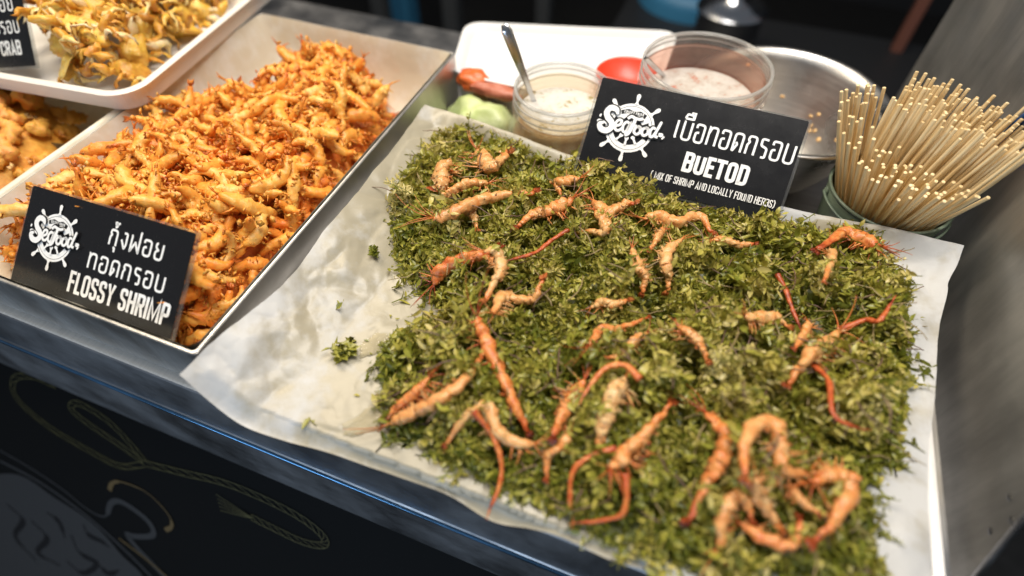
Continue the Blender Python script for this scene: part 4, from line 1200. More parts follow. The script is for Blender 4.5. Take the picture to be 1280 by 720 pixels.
def lp_h(x, y):
    if not inpoly(x, y, LP): return ZC+0.012
    return -0.03+0.050*sstep(edgedist(x, y, LP)/0.045+0.2)
lx = [p[0] for p in LP]; ly = [p[1] for p in LP]; sp = []; tries = 0
while len(sp) < 46 and tries < 20000:
    tries += 1
    x = rr_.uniform(min(lx), max(lx)); y = rr_.uniform(min(ly), max(ly))
    if inpoly(x, y, LP) and all((x-a)**2+(y-b_)**2 > 0.021**2 for a, b_ in sp): sp.append((x, y))
for i, (x, y) in enumerate(sp):
    o = inst('battered_shrimp', bv[i % 6], None, lay(x, y, lp_h, rr_, rr_.uniform(-0.004, 0.006), 0.35))
    tag(o, 'thick battered golden shrimp piled in the tray at the left edge', 'shrimp', 'battered shrimp in the left edge tray')
mb = MB(); vs = []; ok = {}; gn = 24
for j in range(gn):
    for i in range(gn):
        x = min(lx)+(max(lx)-min(lx))*i/(gn-1); y = min(ly)+(max(ly)-min(ly))*j/(gn-1)
        if inpoly(x, y, LP): ok[(i, j)] = len(vs); vs.append((x, y, lp_h(x, y)-0.012+0.004*nz(x*90, y*90)))
fs = [(ok[(i, j)], ok[(i+1, j)], ok[(i+1, j+1)], ok[(i, j+1)]) for j in range(gn-1) for i in range(gn-1) if all(k_ in ok for k_ in ((i, j), (i+1, j), (i+1, j+1), (i, j+1)))]
mb.add(vs, fs, 0.4)
tag(mb.build('batter_crumbs', M['batter'], smooth=True), 'layer of batter crumbs under the shrimp in the left edge tray', 'crumbs', None, 'stuff')

# ------------------------------------------------------------------ fried crab pieces in the white tray
def crab_variant(seed):
    r = random.Random(seed); mb = MB()
    # cupped shell
    nU, nV = 12, 7; R0 = r.uniform(0.020, 0.030); vs = []
    fl = r.uniform(0.55, 0.8)
    for j in range(nV):
        v = j/(nV-1)
        for i in range(nU):
            a = 2*math.pi*i/nU; q = R0*v*(1+0.18*math.sin(3*a+seed)+0.12*noise.noise(Vector((math.cos(a)*2, math.sin(a)*2, seed))))
            x_, y_ = q*math.cos(a), q*math.sin(a)*fl
            vs.append((x_, y_, 0.010*(1-v*v)+0.0025*noise.noise(Vector((x_*180, y_*180, seed)))))
    fs = [(j*nU+i, j*nU+(i+1) % nU, (j+1)*nU+(i+1) % nU, (j+1)*nU+i) for j in range(nV-1) for i in range(nU)]
    vs2 = [(x_, y_, z_-0.0022) for x_, y_, z_ in vs]
    n0 = len(vs); fs += [tuple(reversed([k+n0 for k in f_])) for f_ in fs]
    fs += [((nV-1)*nU+i, (nV-1)*nU+(i+1) % nU, n0+(nV-1)*nU+(i+1) % nU, n0+(nV-1)*nU+i) for i in range(nU)]
    mb.add(vs+vs2, fs, 0.5)
    # jointed legs curling out
    for k in range(8):
        a = (0.5+k % 4*0.42)*(1 if k < 4 else -1)+r.uniform(-.1, .1)
        d = Vector((math.cos(a), math.sin(a), 0)); b_ = d*R0*0.7
        L_ = r.uniform(0.020, 0.038)
        p1 = b_+d*L_*0.45+Vector((0, 0, L_*0.35)); p2 = b_+d*L_*0.85+Vector((0, 0, L_*0.15)); p3 = b_+d*L_+Vector((0, 0, -L_*0.25))
        w_ = r.uniform(0.0026, 0.0046)
        mb.tube(spline([b_, p1, p2, p3], 9), [w_*q for q in (.8, 1, 1.1, .9, .8, .85, .7, .5, .15)], 6, r.uniform(0.25, 0.95), flat=0.4)
    for s_ in (-1, 1):
        b_ = Vector((R0*0.7, s_*R0*0.35, 0.003)); L_ = r.uniform(0.020, 0.030)
        mb.tube(spline([b_, b_+Vector((L_*0.5, s_*L_*0.5, 0.004)), b_+Vector((L_*1.0, s_*L_*0.35, 0.006)), b_+Vector((L_*1.4, 0, 0.002))], 10), [0.002, 0.0026, 0.003, 0.0036, 0.0050, 0.0056, 0.005, 0.004, 0.0025, 0.0006], 7, r.uniform(0.2, 0.6))
    for i, v_ in enumerate(mb.v):
        q = Vector(v_); mb.v[i] = tuple(q+Vector((noise.noise(q*150+Vector((seed, 0, 0))), noise.noise(q*150+Vector((0, seed, 0))), noise.noise(q*150+Vector((0, 0, seed)))))*0.005)
    return mb.mesh('fried_crab', M['crab'], True)
cv = [crab_variant(70+i) for i in range(6)]
iw = mw.inverted()
sp = []; tries = 0
CPX = [(-70, 70), (40, 84), (90, 108), (140, 106), (178, 84), (215, 55), (250, 12), (285, -10), (270, -60), (100, -60), (-70, -20)]
CP = [tuple((iw @ at(x, y, 0.058))[:2]) for x, y in CPX]
cx_ = [p[0] for p in CP]; cy_ = [p[1] for p in CP]
def cp_h(x, y):
    return 0.010+0.040*sstep(edgedist(x, y, CP)/0.05) if inpoly(x, y, CP) else 0.004
while len(sp) < 62 and tries < 20000:
    tries += 1
    x = rr_.uniform(min(cx_), max(cx_)); y = rr_.uniform(min(cy_), max(cy_))
    if inpoly(x, y, CP) and pixel(mw @ Vector((x, y, 0.05)))[0] > 72 and -0.395 < x < -0.052 and 0.045 < y < 0.37 and all((x-a)**2+(y-b_)**2 > 0.0245**2 for a, b_ in sp): sp.append((x, y))
for i, (x, y) in enumerate(sp):
    o = inst('fried_crab', cv[i % 6], None, mw @ lay(x, y, cp_h, rr_, 0.004+rr_.uniform(0, 0.006), 0.5))
    tag(o, 'small yellow fried crab heaped in the white tray at the upper left', 'crab', 'fried crabs in the white tray')
def draw_crab(root, W, H):
    ink_part(root, 'thai_lettering', lambda k: set_text(k, 'อย', W*0.40, H*0.66, H*0.155, THAI, H*0.022, width=W*0.13, align='r', gap=H*0.05))
    ink_part(root, 'thai_lettering', lambda k: set_text(k, 'กรอบ', W*0.42, H*0.40, H*0.155, THAI, H*0.022, width=W*0.25, align='r', gap=H*0.05))
    ink_part(root, 'title_lettering', lambda k: set_text(k, 'CRAB', W*0.40, H*0.14, H*0.18, LAT, H*0.028, width=W*0.21, align='r', cw=0.48, gap=H*0.012))
pr = at(44, 82, 0.062); pt = aty(26, -6, pr.y+0.045)
Yv = (pt-pr).normalized(); Xv = Vector((0.995, -0.06, -0.02)); Xv = (Xv-Yv*Xv.dot(Yv)).normalized(); Zv = Xv.cross(Yv); ob = pr-Xv*0.095
make_sign(Matrix(((Xv.x, Yv.x, Zv.x, ob.x), (Xv.y, Yv.y, Zv.y, ob.y), (Xv.z, Yv.z, Zv.z, ob.z), (0, 0, 0, 1))), 0.19, 0.098, 'black sign cut off at the upper left corner in front of the fried crab', draw_crab)

# ------------------------------------------------------------------ jars, spoons, bowl
def food_mat(name, stops, scale, rough=0.3, bd=0.002):
    m, N, L, b = pmat(name, stops[0][1], rough)
    tc = N.new('ShaderNodeTexCoord'); n1 = node(N, 'ShaderNodeTexNoise', Scale=scale, Detail=6.0, Roughness=0.7); L.new(tc.outputs['Object'], n1.inputs['Vector'])
    rp = ramp(N, stops); L.new(n1.outputs[0], rp.inputs[0]); L.new(rp.outputs[0], b.inputs['Base Color'])
    bump(N, L, b, n1.outputs[0], bd, 0.5)
    return m
M['sauce_brown'] = food_mat('brown_dipping_sauce', [(0.3, (0.60, 0.32, 0.11)), (0.5, (0.76, 0.48, 0.20)), (0.7, (0.82, 0.64, 0.38))], 120)
M['foam'] = food_mat('pale_sauce_foam', [(0.36, (0.30, 0.22, 0.05)), (0.44, (0.66, 0.62, 0.54)), (0.7, (0.74, 0.71, 0.66))], 90, 0.3, 0.001)
M['sauce_red'] = food_mat('red_chilli_sauce', [(0.3, (0.55, 0.10, 0.04)), (0.5, (0.66, 0.20, 0.10)), (0.75, (0.72, 0.36, 0.22))], 80)
M['foam_red'] = food_mat('pale_red_sauce_surface', [(0.30, (0.50, 0.08, 0.02)), (0.42, (0.50, 0.44, 0.38)), (0.6, (0.62, 0.58, 0.53)), (0.75, (0.35, 0.33, 0.31))], 60, 0.25, 0.001)  # pale tones are reflections on the red sauce, painted into its colour
def jar(c, rn, rb, zb, zt, sauce, sauce_top, fill, film, label):
    root = empty('sauce_jar', (c.x, c.y, zb)); tag(root, label, 'jar')
    h = zt-zb; mb = MB(); t = 0.0016
    neck = [(rn+0.0015, h-0.040), (rn, h-0.036), (rn, h-0.031), (rn+0.003, h-0.029), (rn+0.003, h-0.027), (rn, h-0.025), (rn, h-0.020), (rn+0.0022, h-0.0185), (rn, h-0.017), (rn, h-0.012), (rn+0.0022, h-0.0105), (rn, h-0.009), (rn, h-0.002), (rn-0.0006, h), (rn-0.0022, h), (rn-0.003, h-0.003)]
    out = [(0.001, 0), (rb-0.006, 0), (rb-0.001, 0.004), (rb, 0.012), (rb, h-0.066), (rb-0.002, h-0.056), (rb-0.007, h-0.047)]+neck
    inn = [(rn-0.003, h-0.040), (rb-0.010, h-0.047), (rb-0.006, h-0.056), (rb-0.004, h-0.066), (rb-0.004, 0.012), (rb-0.008, 0.006), (0.001, 0.005)]
    mb.lathe(out+inn, n=56); mb.build('glass_body', M['pet'], root, True)
    rb_ = MB(); rb_.tube([((rn-0.0008)*math.cos(a), (rn-0.0008)*math.sin(a), h) for a in np.linspace(0, 2*math.pi, 57)], 0.0022, 8, cap=False); rb_.build('rim', M['pet_rim'], root, True)
    for zq in (0.0095, 0.0185):
        tb = MB(); tb.tube([((rn+0.0012)*math.cos(a), (rn+0.0012)*math.sin(a), h-zq+0.0008*math.sin(a)) for a in np.linspace(0, 2*math.pi, 57)], 0.0013, 6, cap=False); tb.build('screw_thread', M['pet_rim'], root, True)
    fb = MB(); fb.lathe([(rn-0.0042, fill*h), (rn-0.0040, h-0.012)], n=48); fb.build('sauce_film', film, root, True)
    f = fill*h; mb = MB()
    rt = rn-0.0045 if f > h-0.042 else rb-0.006
    prof = [(0.0005, 0.007), (rb-0.010, 0.007), (rb-0.0065, 0.014), (rb-0.0065, h-0.067), (rb-0.011, h-0.053), (rn-0.0055, h-0.044), (rn-0.0055, f)]
    prof = [p for p in prof if p[1] <= f+1e-6]
    mb.lathe(prof+[(0.0005, f)], n=48); mb.build('sauce', sauce, root, True)
    mb = MB(); rr0 = prof[-1][0]-0.0006; vs = [(0, 0, f+0.002)]
    n = 40; rings = 8
    for k in range(1, rings+1):
        for i in range(n):
            a = 2*math.pi*i/n; q = rr0*k/rings
            vs.append((q*math.cos(a), q*math.sin(a), f+0.001+(0.0012*nz(q*math.cos(a)*160, q*math.sin(a)*160, zb*9)+0.001)*(k < rings)))
    fs = [(0, 1+i, 1+(i+1) % n) for i in range(n)]+[(1+k*n+i, 1+(k+1)*n+i, 1+(k+1)*n+(i+1) % n, 1+k*n+(i+1) % n) for k in range(rings-1) for i in range(n)]
    mb.add(vs, fs); mb.build('sauce_surface', sauce_top, root, True)
    return root
jl = (at(640, 112, 0.062)+at(764, 112, 0.062))/2; jl.y += 0.004
jr = (at(803, 80, 0.088)+at(966, 80, 0.088))/2
rl_ = (at(764, 112, 0.062)-at(640, 112, 0.062)).length/2*0.97
rr2 = (at(966, 80, 0.088)-at(803, 80, 0.088)).length/2*0.97
jar(jl, rl_, rl_*1.16, ZC, 0.062, M['sauce_brown'], M['foam'], 0.78, M['film_tan'], 'clear plastic jar of brown dipping sauce with a spoon handle sticking out')
jar(jr, rr2, rr2*1.10, ZC, 0.088, M['sauce_red'], M['foam_red'], 0.74, M['film_red'], 'larger clear plastic jar of red chilli sauce behind the BUETOD sign')
def spoon(p0, p1, w0, w1, label, par=None):
    mb = MB(); p0, p1 = Vector(p0), Vector(p1); d = (p1-p0)
    side = d.cross(CAM-p0).normalized()
    nrm = side.cross(d.normalized())
    pts = [p0+d*t+nrm*0.004*math.sin(t*3.0) for t in np.linspace(0, 1, 14)]
    mb.tube(pts, [w0+(w1-w0)*sstep(t) for t in np.linspace(0, 1, 13)]+[w1*0.55], 12, flat=0.28, flatdir=nrm)
    root = mb.build('spoon', M['chrome'], smooth=True)
    bb = MB(); e = p0-d.normalized()*0.028
    vs = []
    for k in range(6):
        q = k/5
        for i in range(12):
            a = 2*math.pi*i/12
            vs.append(e+d.normalized()*(0.030*math.cos(a)*q)+side*(0.018*math.sin(a)*q)-nrm*(0.009*(1-q*q)))
    bb.add(vs, [(k*12+i, k*12+(i+1) % 12, (k+1)*12+(i+1) % 12, (k+1)*12+i) for k in range(5) for i in range(12)])
    bowl = bb.build('spoon_bowl', M['chrome'], root, True)
    tag(root, label, 'spoon')
q0 = at(668, 128, 0.030); q1 = aty(630, 30, q0.y-0.010)
spoon(q0, q1, 0.0030, 0.0062, 'shiny steel spoon standing in the brown sauce jar')
q0 = at(835, 100, 0.030); q1 = at(805, 71, 0.096)
spoon(q0, q1, 0.0024, 0.0030, 'steel spoon leaning on the rim of the red sauce jar')

bc = at(985, 122, 0.035); br = (at(1098, 118, 0.035)-bc).length
mb = MB(); prof = []
Rb = br; hb = 0.035-ZC
for t in np.linspace(0, 1, 14): prof.append((0.34*Rb+0.66*Rb*t**0.75, hb*t**1.5))
prof = [(0.001, 0.0)]+prof
lipb = [(Rb+0.006, hb-0.001), (Rb+0.008, hb+0.001), (Rb+0.006, hb+0.003), (Rb, hb+0.002)]
inn = [(max(0.001, r_-0.0018), z_+0.0018) for r_, z_ in reversed(prof)]
mb.lathe(prof+lipb+inn[1:], n=72)
o = mb.build('mixing_bowl', M['bowl'], smooth=True); o.location = (bc.x, bc.y, ZC+0.0005)
tag(o, 'wide steel mixing bowl with sauce splashes between jar and bucket', 'bowl')
for i in range(22):
    a = rr_.uniform(-0.6, 2.4); t = rr_.uniform(0.45, 0.9)
    r_ = 0.34*Rb+0.66*Rb*t**0.75; z_ = hb*t**1.5
    mb = MB(); mb.lathe([(0.0002, 0.0012), (0.0016, 0.0009), (0.0026, 0.0)], n=10)
    s = mb.build('sauce_splash', M['sauce_brown'], o, True)
    nn = Vector((-math.cos(a), -math.sin(a), 0.8)).normalized()
    s.matrix_local = Matrix.Translation((math.cos(a)*(r_-0.0035), math.sin(a)*(r_-0.0035), z_+0.0022)) @ nn.to_track_quat('Z', 'X').to_matrix().to_4x4() @ Matrix.Diagonal((rr_.uniform(.6, 1.5), rr_.uniform(.6, 1.5), 1, 1))

# ------------------------------------------------------------------ green bucket of bamboo sticks
M['green'] = food_mat('sage_green_enamel', [(0.3, (0.17, 0.225, 0.165)), (0.7, (0.215, 0.28, 0.205))], 25, 0.3, 0.0002)
ZR = 0.020
cc = (at(1040, 237, ZR)+at(1187, 244, ZR))/2; rc = (at(1187, 250, ZR)-at(1040, 243, ZR)).length/2
bucket = empty('bucket', (cc.x, cc.y, ZC)); tag(bucket, 'small sage green metal bucket holding bamboo sticks', 'bucket')
hb = ZR-ZC; mb = MB()
mb.lathe([(0.001, 0), (rc*0.76, 0), (rc*0.78, 0.003), (rc*0.97, hb-0.022), (rc*0.975, hb-0.020), (rc, hb-0.002), (rc*0.985, hb-0.002), (rc*0.955, hb-0.020), (rc*0.95, hb-0.024), (rc*0.76, 0.004), (0.001, 0.004)], n=56)
mb.build('body', M['green'], bucket, True)
mb = MB(); mb.tube([(rc*math.cos(a), rc*math.sin(a), hb) for a in np.linspace(0, 2*math.pi, 61)], 0.0019, 8, cap=False)
mb.build('rim', M['green'], bucket, True)
mb = MB()
ha = [math.radians(q) for q in np.linspace(188, 345, 40)]
mb.tube([((rc+0.0032)*math.cos(a), (rc+0.0032)*math.sin(a), hb-0.010-0.004*math.sin((a-ha[0])/(ha[-1]-ha[0])*math.pi)) for a in ha], 0.0015, 8)
mb.build('handle', M['green'], bucket, True)
for a in (ha[0], ha[-1]):
    mb = MB(); mb.lathe([(0.0005, 0.0022), (0.004, 0.0018), (0.0055, 0.0)], n=16)
    e = mb.build('handle_ear', M['green'], bucket, True)
    e.matrix_local = Matrix.Translation(((rc+0.0005)*math.cos(a), (rc+0.0005)*math.sin(a), hb-0.010)) @ Vector((math.cos(a), math.sin(a), 0)).to_track_quat('Z', 'X').to_matrix().to_4x4()
m, N, L, b = pmat('bamboo', (0.75, 0.55, 0.28), 0.5)
tc = N.new('ShaderNodeTexCoord'); oi = N.new('ShaderNodeObjectInfo'); mp = N.new('ShaderNodeMapping'); mp.inputs['Scale'].default_value = (900, 900, 25)
L.new(tc.outputs['Object'], mp.inputs[0]); L.new(oi.outputs['Random'], mp.inputs[1])
n1 = node(N, 'ShaderNodeTexNoise', Scale=1.0, Detail=4.0); L.new(mp.outputs[0], n1.inputs['Vector'])
ad = node(N, 'ShaderNodeMath', operation='MULTIPLY_ADD'); ad.inputs[1].default_value = 0.45; L.new(oi.outputs['Random'], ad.inputs[0]); L.new(n1.outputs[0], ad.inputs[2])
rp = ramp(N, [(0.3, (0.55, 0.37, 0.16)), (0.6, (0.76, 0.56, 0.28)), (0.95, (0.86, 0.70, 0.42))]); L.new(ad.outputs[0], rp.inputs[0]); L.new(rp.outputs[0], b.inputs['Base Color'])
M['bamboo'] = m
LS = 0.27
mb = MB(); mb.lathe([(0.0002, 0), (0.0015, 0), (0.0018, 0.0006), (0.0018, LS-0.0006), (0.0015, LS), (0.0002, LS)], n=9)
stick = mb.mesh('bamboo_stick', M['bamboo'], False)
pts2 = []; tries = 0
while len(pts2) < 260 and tries < 60000:
    tries += 1
    q = math.sqrt(rr_.random())*(rc*0.92); a = rr_.uniform(0, 2*math.pi)
    x, y = q*math.cos(a), q*math.sin(a)
    if all((x-u)**2+(y-v)**2 > 0.0049**2 for u, v in pts2): pts2.append((x, y))
to_cam = Vector((-cc.x, -cc.y, 0)).normalized(); side_r = Vector((-to_cam.y, to_cam.x, 0))
for (x, y) in pts2:
    f_ = (x*to_cam.x+y*to_cam.y)/rc            # +1 nearest the customer
    s_ = (x*side_r.x+y*side_r.y)/rc            # +1 towards the steel panel
    if f_ > 0.32 or s_ < -0.62:                # short row leaning out over the front and left of the rim
        out = (0.066+0.038*max(0, -s_))+rr_.gauss(0, 0.006)
        lean = to_cam*(0.10+0.40*max(0, f_))+side_r*(-0.02+0.36*s_)
    else:                                      # the tall bunch fanned towards the panel
        out = 0.097+rr_.gauss(0, 0.005)
        lean = to_cam*(0.10*f_-0.10)+side_r*(0.07+0.22*s_)
    d = (Vector((0, 0, 1))+lean+Vector((rr_.gauss(0, 0.025), rr_.gauss(0, 0.025), 0))).normalized()
    if cc.x+x+d.x*out > 0.300:                  # the panel stops it
        d.x = (0.300-cc.x-x)/out; d.normalize()
    tip = Vector((cc.x+x, cc.y+y, ZR))+d*out
    inside = min(LS-out, (hb-0.008)/d.z)
    M4 = d.to_track_quat('Z', 'X').to_matrix().to_4x4()
    k_ = (out+inside)/LS
    M4.translation = tip-d*(out+inside)
    o = inst('bamboo_stick', stick, None, M4 @ Matrix.Diagonal((1, 1, k_, 1)))
    tag(o, 'plain round bamboo stick standing in the green bucket', 'stick', 'bamboo sticks in the green bucket')

# ------------------------------------------------------------------ steel side wall on the right
XW = 0.305
f0, f1 = atx(1213, 722, XW), atx(1282, 640, XW)
sl = (f1.y-f0.y)/(f1.z-f0.z)
yf = lambda z: f0.y+sl*(z-f0.z)
mb = MB(); zb, ztp = -0.40, 0.95
n = 24
for k, xx in enumerate((XW, XW+0.003)):
    mb.add([(xx, yf(zb), zb), (xx, yf(zb)+0.9, zb), (xx, 1.03, zb), (xx, 1.03, ztp), (xx, yf(ztp), ztp)], [] )
mb.f = [(0, 1, 2, 3, 4), (9, 8, 7, 6, 5)] + [(i, 5+i, 5+(i+1) % 5, (i+1) % 5) for i in range(5)]
mb.v[1] = (XW, (yf(zb)+1.03)/2, zb); mb.v[6] = (XW+0.003, (yf(zb)+1.03)/2, zb)
mb.mi = [0]*len(mb.f)
sw = mb.build('side_panel', M['steel_wall'])
tag(sw, 'upright scratched steel side panel along the right of the stall', 'panel')
mb = MB(); mb.tube([(XW+0.0015, yf(zb)-0.001, zb), (XW+0.0015, yf(ztp)-0.001, ztp)], 0.0028, 8); mb.build('folded_edge', M['steel'], sw, True)
for px, py in ((1262, 622), (1264, 650), (1238, 664)):
    p = atx(px, py, XW); mb = MB(); mb.lathe([(0.0003, 0.0008), (0.0022, 0.0006), (0.003, 0.0)], n=14)
    e = mb.build('rivet', M['counter'], sw, True)
    e.matrix_world = Matrix.Translation((XW-0.0001, p.y, p.z)) @ Vector((-1, 0, 0)).to_track_quat('Z', 'Y').to_matrix().to_4x4()
M['blue'] = pmat('blue_plastic', (0.02, 0.09, 0.28), 0.4)[0]
pts = [atx(x, y, XW-0.006) for x, y in ((1290, 140), (1268, 158), (1252, 180), (1250, 200), (1262, 204))]
mb = MB(); mb.tube(spline(pts, 20), 0.0042, 8); tag(mb.build('cable_hook', M['blue'], smooth=True), 'dark blue plastic hook on the steel side panel', 'hook')

# ------------------------------------------------------------------ things on the counter behind the jars
mb = MB()
c0, c1, c2, c3 = at(556, 108, 0.0), at(612, 26, 0.012), at(835, 36, 0.012), at(800, 130, 0.0)
quad = [Vector((-0.345, 0.650, 0)), Vector((-0.060, 0.650, 0)), Vector((-0.065, 0.885, 0)), Vector((-0.385, 0.795, 0))]
def rpoly(quad, r, z):
    q = corner_round([(p.x, p.y, 0) for p in quad], r, True)
    return [(p.x, p.y, z) for p in q]
def inset(quad, d):
    c_ = sum(quad, Vector())/len(quad); return [p+(c_-p).normalized()*d for p in quad]
zt = 0.012
mb.loft([rpoly(inset(quad, 0.020), 0.02, ZC+0.001), rpoly(inset(quad, 0.016), 0.02, ZC+0.004), rpoly(inset(quad, 0.002), 0.03, zt-0.002), rpoly(quad, 0.032, zt), rpoly(inset(quad, 0.006), 0.032, zt+0.001), rpoly(inset(quad, 0.012), 0.030, zt-0.004), rpoly(inset(quad, 0.018), 0.03, zt-0.012), rpoly(inset(quad, 0.022), 0.03, zt-0.013)])
tag(mb.build('plastic_tray', M['white_board'], smooth=False), 'white plastic tray lying behind the brown sauce jar', 'tray')
def blob(name, c, r, mat, label, cat, seed, sq=0.5, n=18, m_=12):
    mb = MB(); vs = []
    for j in range(m_+1):
        th = math.pi*j/m_
        for i in range(n):
            a = 2*math.pi*i/n; d = Vector((math.sin(th)*math.cos(a), math.sin(th)*math.sin(a), math.cos(th)))
            q = 1+0.35*noise.noise(d*1.8+Vector((seed, 0, 0)))+0.12*noise.noise(d*5+Vector((0, seed, 0)))
            vs.append((d.x*r[0]*q, d.y*r[1]*q, max(-r[2]*0.6, d.z*r[2]*q)))
    mb.add(vs, [(j*n+i, j*n+(i+1) % n, (j+1)*n+(i+1) % n, (j+1)*n+i) for j in range(m_) for i in range(n)])
    o = mb.build(name, mat, smooth=True); o.location = c
    return tag(o, label, cat)
M['orange_veg'] = food_mat('orange_red_veg', [(0.35, (0.62, 0.10, 0.02)), (0.65, (0.75, 0.20, 0.05))], 60, 0.35)
M['brick_veg'] = food_mat('dull_red_veg', [(0.35, (0.42, 0.10, 0.05)), (0.65, (0.55, 0.20, 0.12))], 60, 0.4)
M['pale_green'] = food_mat('pale_green_cabbage', [(0.35, (0.45, 0.55, 0.18)), (0.65, (0.62, 0.68, 0.38))], 30, 0.4)
ztop = 0.0
p = at(590, 104, 0.0); blob('tomato_piece', (p.x, p.y, 0.006), (0.026, 0.018, 0.012), M['orange_veg'], 'orange red vegetable chunk beside the steel tray corner', 'vegetable', 3)
p = at(618, 118, 0.0); blob('tomato_piece', (p.x, p.y, 0.005), (0.040, 0.012, 0.010), M['brick_veg'], 'dull red vegetable strip between tray corner and brown sauce jar', 'vegetable', 8)
p = at(603, 140, -0.02); blob('cabbage_leaf', (p.x, p.y, -0.035), (0.050, 0.030, 0.030), M['pale_green'], 'pale green cabbage piece left of the brown sauce jar', 'vegetable', 5)
M['red_plastic'] = pmat('red_plastic', (0.75, 0.07, 0.03), 0.35)[0]
p = at(786, 98, 0.02); mb = MB()
mb.lathe([(0.001, 0), (0.030, 0), (0.034, 0.003), (0.044, 0.024), (0.046, 0.026), (0.044, 0.027), (0.042, 0.025), (0.032, 0.005), (0.001, 0.004)], n=40)
o = mb.build('red_bowl', M['red_plastic'], smooth=True); o.location = (p.x, p.y, 0.0005)
tag(o, 'small red plastic bowl between the two sauce jars', 'bowl')

# ------------------------------------------------------------------ dark market background
M['grey_metal'] = pmat('grey_painted_metal', (0.10, 0.11, 0.12), 0.45, 0.6)[0]
M['blue_cloth'] = pmat('blue_plastic_drum', (0.03, 0.16, 0.30), 0.5)[0]
M['rust'] = pmat('rusty_pipe', (0.16, 0.06, 0.04), 0.6)[0]
def post(px, wpx, y, mat, label, name='steel_post'):
    a, b_ = aty(px-wpx/2, 20, y), aty(px+wpx/2, 20, y)
    mb = MB(); ww = (b_.x-a.x); mb.loft([rrect(-ww/2, ww/2, -ww/2, ww/2, ww*0.15, z_, 3) for z_ in (-0.9-0.0, 0.9)])
    o = mb.build(name, mat); o.location = ((a.x+b_.x)/2, y, 0.002)
    return tag(o, label, 'post')
post(478, 16, 1.9, M['grey_metal'], 'thin grey post in the dark behind the flossy shrimp tray')
post(566, 18, 1.9, M['grey_metal'], 'grey post in the dark left of the white plastic tray')
post(680, 17, 1.9, M['grey_metal'], 'grey post in the dark above the white plastic tray')
post(1144, 16, 1.7, M['rust'], 'rusty brown pipe in the dark behind the bamboo sticks', 'rusty_pipe')
post(505, 26, 2.1, M['blue_cloth'], 'dim blue post in the dark behind the flossy shrimp tray', 'blue_post')
p = aty(860, 10, 1.7); mb = MB()
mb.lathe([(0.001, 0), (0.15, 0), (0.16, 0.02), (0.17, 0.18), (0.165, 0.20), (0.17, 0.22), (0.17, 0.40), (0.165, 0.42), (0.17, 0.44), (0.16, 0.60), (0.15, 0.63), (0.001, 0.63)], n=40)
o = mb.build('blue_drum', M['blue_cloth'], smooth=True); o.location = (p.x, p.y+0.1, -0.9)
tag(o, 'blue plastic drum in the dark behind the red sauce jar', 'drum')
p = aty(912, 22, 1.5); mb = MB()
mb.lathe([(0.001, 0), (0.07, 0), (0.078, 0.01), (0.080, 0.12), (0.086, 0.122), (0.084, 0.126), (0.06, 0.135), (0.02, 0.15), (0.02, 0.165), (0.001, 0.17)], n=40)
o = mb.build('steel_pot', M['chrome'], smooth=True); o.location = (p.x, p.y, p.z-0.10)
tag(o, 'shiny steel pot in the dark behind the red sauce jar', 'pot')
mb = MB(); mb.box((p.x-0.30, 1.36, p.z-0.13), (p.x+1.0, 1.75, p.z-0.10))
tag(mb.build('shelf_board', M['dark']), 'dark shelf board carrying the steel pot at the back', 'shelf')

# ------------------------------------------------------------------ printed drawing on the front panel
def on_board(px, py):
    d = ray(px, py); q = CAM+d*((PO-CAM).dot(PN)/d.dot(PN))
    return Vector((q.x, -(q-PO).dot(PV), 0))
def on_panel(pts, n): return [(p.x, p.y) for p in spline([on_board(x, y) for x, y in pts], n)]
M['rope_ink'] = pmat('dull_gold_ink', (0.11, 0.097, 0.032), 0.5)[0]
M['grey_ink'] = pmat('grey_ink', (0.034, 0.034, 0.035), 0.5)[0]
M['gold_ink'] = pmat('gold_ink', (0.12, 0.08, 0.03), 0.5)[0]
def flat_part(name, mats, fn, off=0.0):
    ik = Ink(0.0); fn(ik)
    ik.mb.v = [tuple(PO+Vector((x, 0, 0))-PV*y+PN*(z+off+0.0006)) for x, y, z in ik.mb.v]
    o = ik.mb.build(name, mats); under(o, panel); return o
bpy.context.view_layer.update()
def rope(ik, pts, wid, n=70, lw=0.0005):
    c_ = [Vector(p) for p in on_panel(pts, n)]
    nrm = []
    for i in range(n):
        d = (c_[min(i+1, n-1)]-c_[max(i-1, 0)]); d = d.normalized() if d.length > 0 else Vector((1, 0)); nrm.append(Vector((-d.y, d.x)))
    for s_ in (-1, 1): ik.ribbon([c_[i]+nrm[i]*wid*s_ for i in range(n)], lw)
    for i in range(0, n-5, 4): ik.ribbon([c_[i]+nrm[i]*wid, c_[i+2]+nrm[i+2]*wid*0.2, c_[i+5]-nrm[i+5]*wid], lw*0.8)
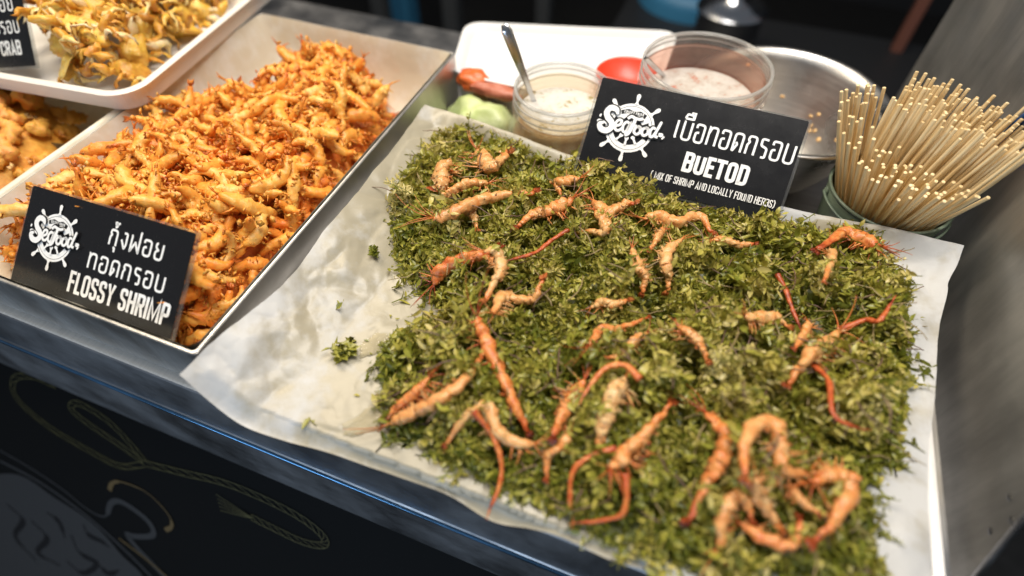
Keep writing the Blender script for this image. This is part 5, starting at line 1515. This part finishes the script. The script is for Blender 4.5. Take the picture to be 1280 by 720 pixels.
def draw_rope(ik):
    rope(ik, [(70, 482), (40, 470), (18, 474), (22, 498), (60, 532), (110, 562), (150, 582), (180, 580)], 0.0045, 60)
    rope(ik, [(182, 578), (150, 555), (110, 528), (90, 510), (100, 504), (135, 525), (165, 555), (182, 576)], 0.0045, 60)
    rope(ik, [(182, 578), (230, 590), (280, 602), (330, 622), (375, 645), (404, 668), (405, 680), (380, 676), (345, 660), (315, 645)], 0.0050, 110)
    for k in range(5): ik.ribbon(on_panel([(318, 646), (300, 634+k*2.0), (272+k*1.5, 616+k*5.0)], 10), 0.0004)
flat_part('rope_drawing', M['rope_ink'], draw_rope)
def draw_swoosh(ik):
    ik.ribbon(on_panel([(0, 562), (40, 585), (80, 612), (110, 636), (132, 645), (140, 628), (155, 628), (185, 650), (192, 668), (170, 670), (160, 668), (172, 684), (195, 708), (215, 730)], 60), [0.0015]*20+[0.005]*40)
    ik.ribbon(on_panel([(0, 575), (50, 602), (110, 645), (160, 690), (190, 720)], 40), 0.0025)
    ik.poly(on_panel([(-40, 600), (20, 592), (70, 622), (115, 652), (150, 690), (175, 730), (60, 745), (-40, 760)], 40), mi=0)
    for px in ([(105, 655), (112, 668), (128, 676), (138, 684)], [(90, 668), (100, 690), (122, 704), (104, 716), (84, 700)], [(60, 640), (75, 652), (82, 672)], [(40, 650), (60, 672), (48, 690), (76, 706)], [(10, 630), (30, 650), (20, 670), (46, 700)], [(120, 700), (136, 716), (150, 712)]):
        ik.ribbon(on_panel(px, 14), [0.002, 0.006, 0.005, 0.002], mi=1)
flat_part('banner_lettering', [M['grey_ink'], M['ink_black']], draw_swoosh, 0.0004)
def draw_gold(ik):
    ik.ribbon(on_panel([(138, 612), (142, 603), (155, 602), (185, 615), (210, 640), (216, 656), (208, 662)], 24), [0.004, 0.003, 0.0012, 0.0008, 0.001, 0.003, 0.004])
    ik.ribbon(on_panel([(150, 672), (180, 695), (210, 720)], 12), 0.0016)
flat_part('banner_gold_trim', M['gold_ink'], draw_gold, 0.0010)
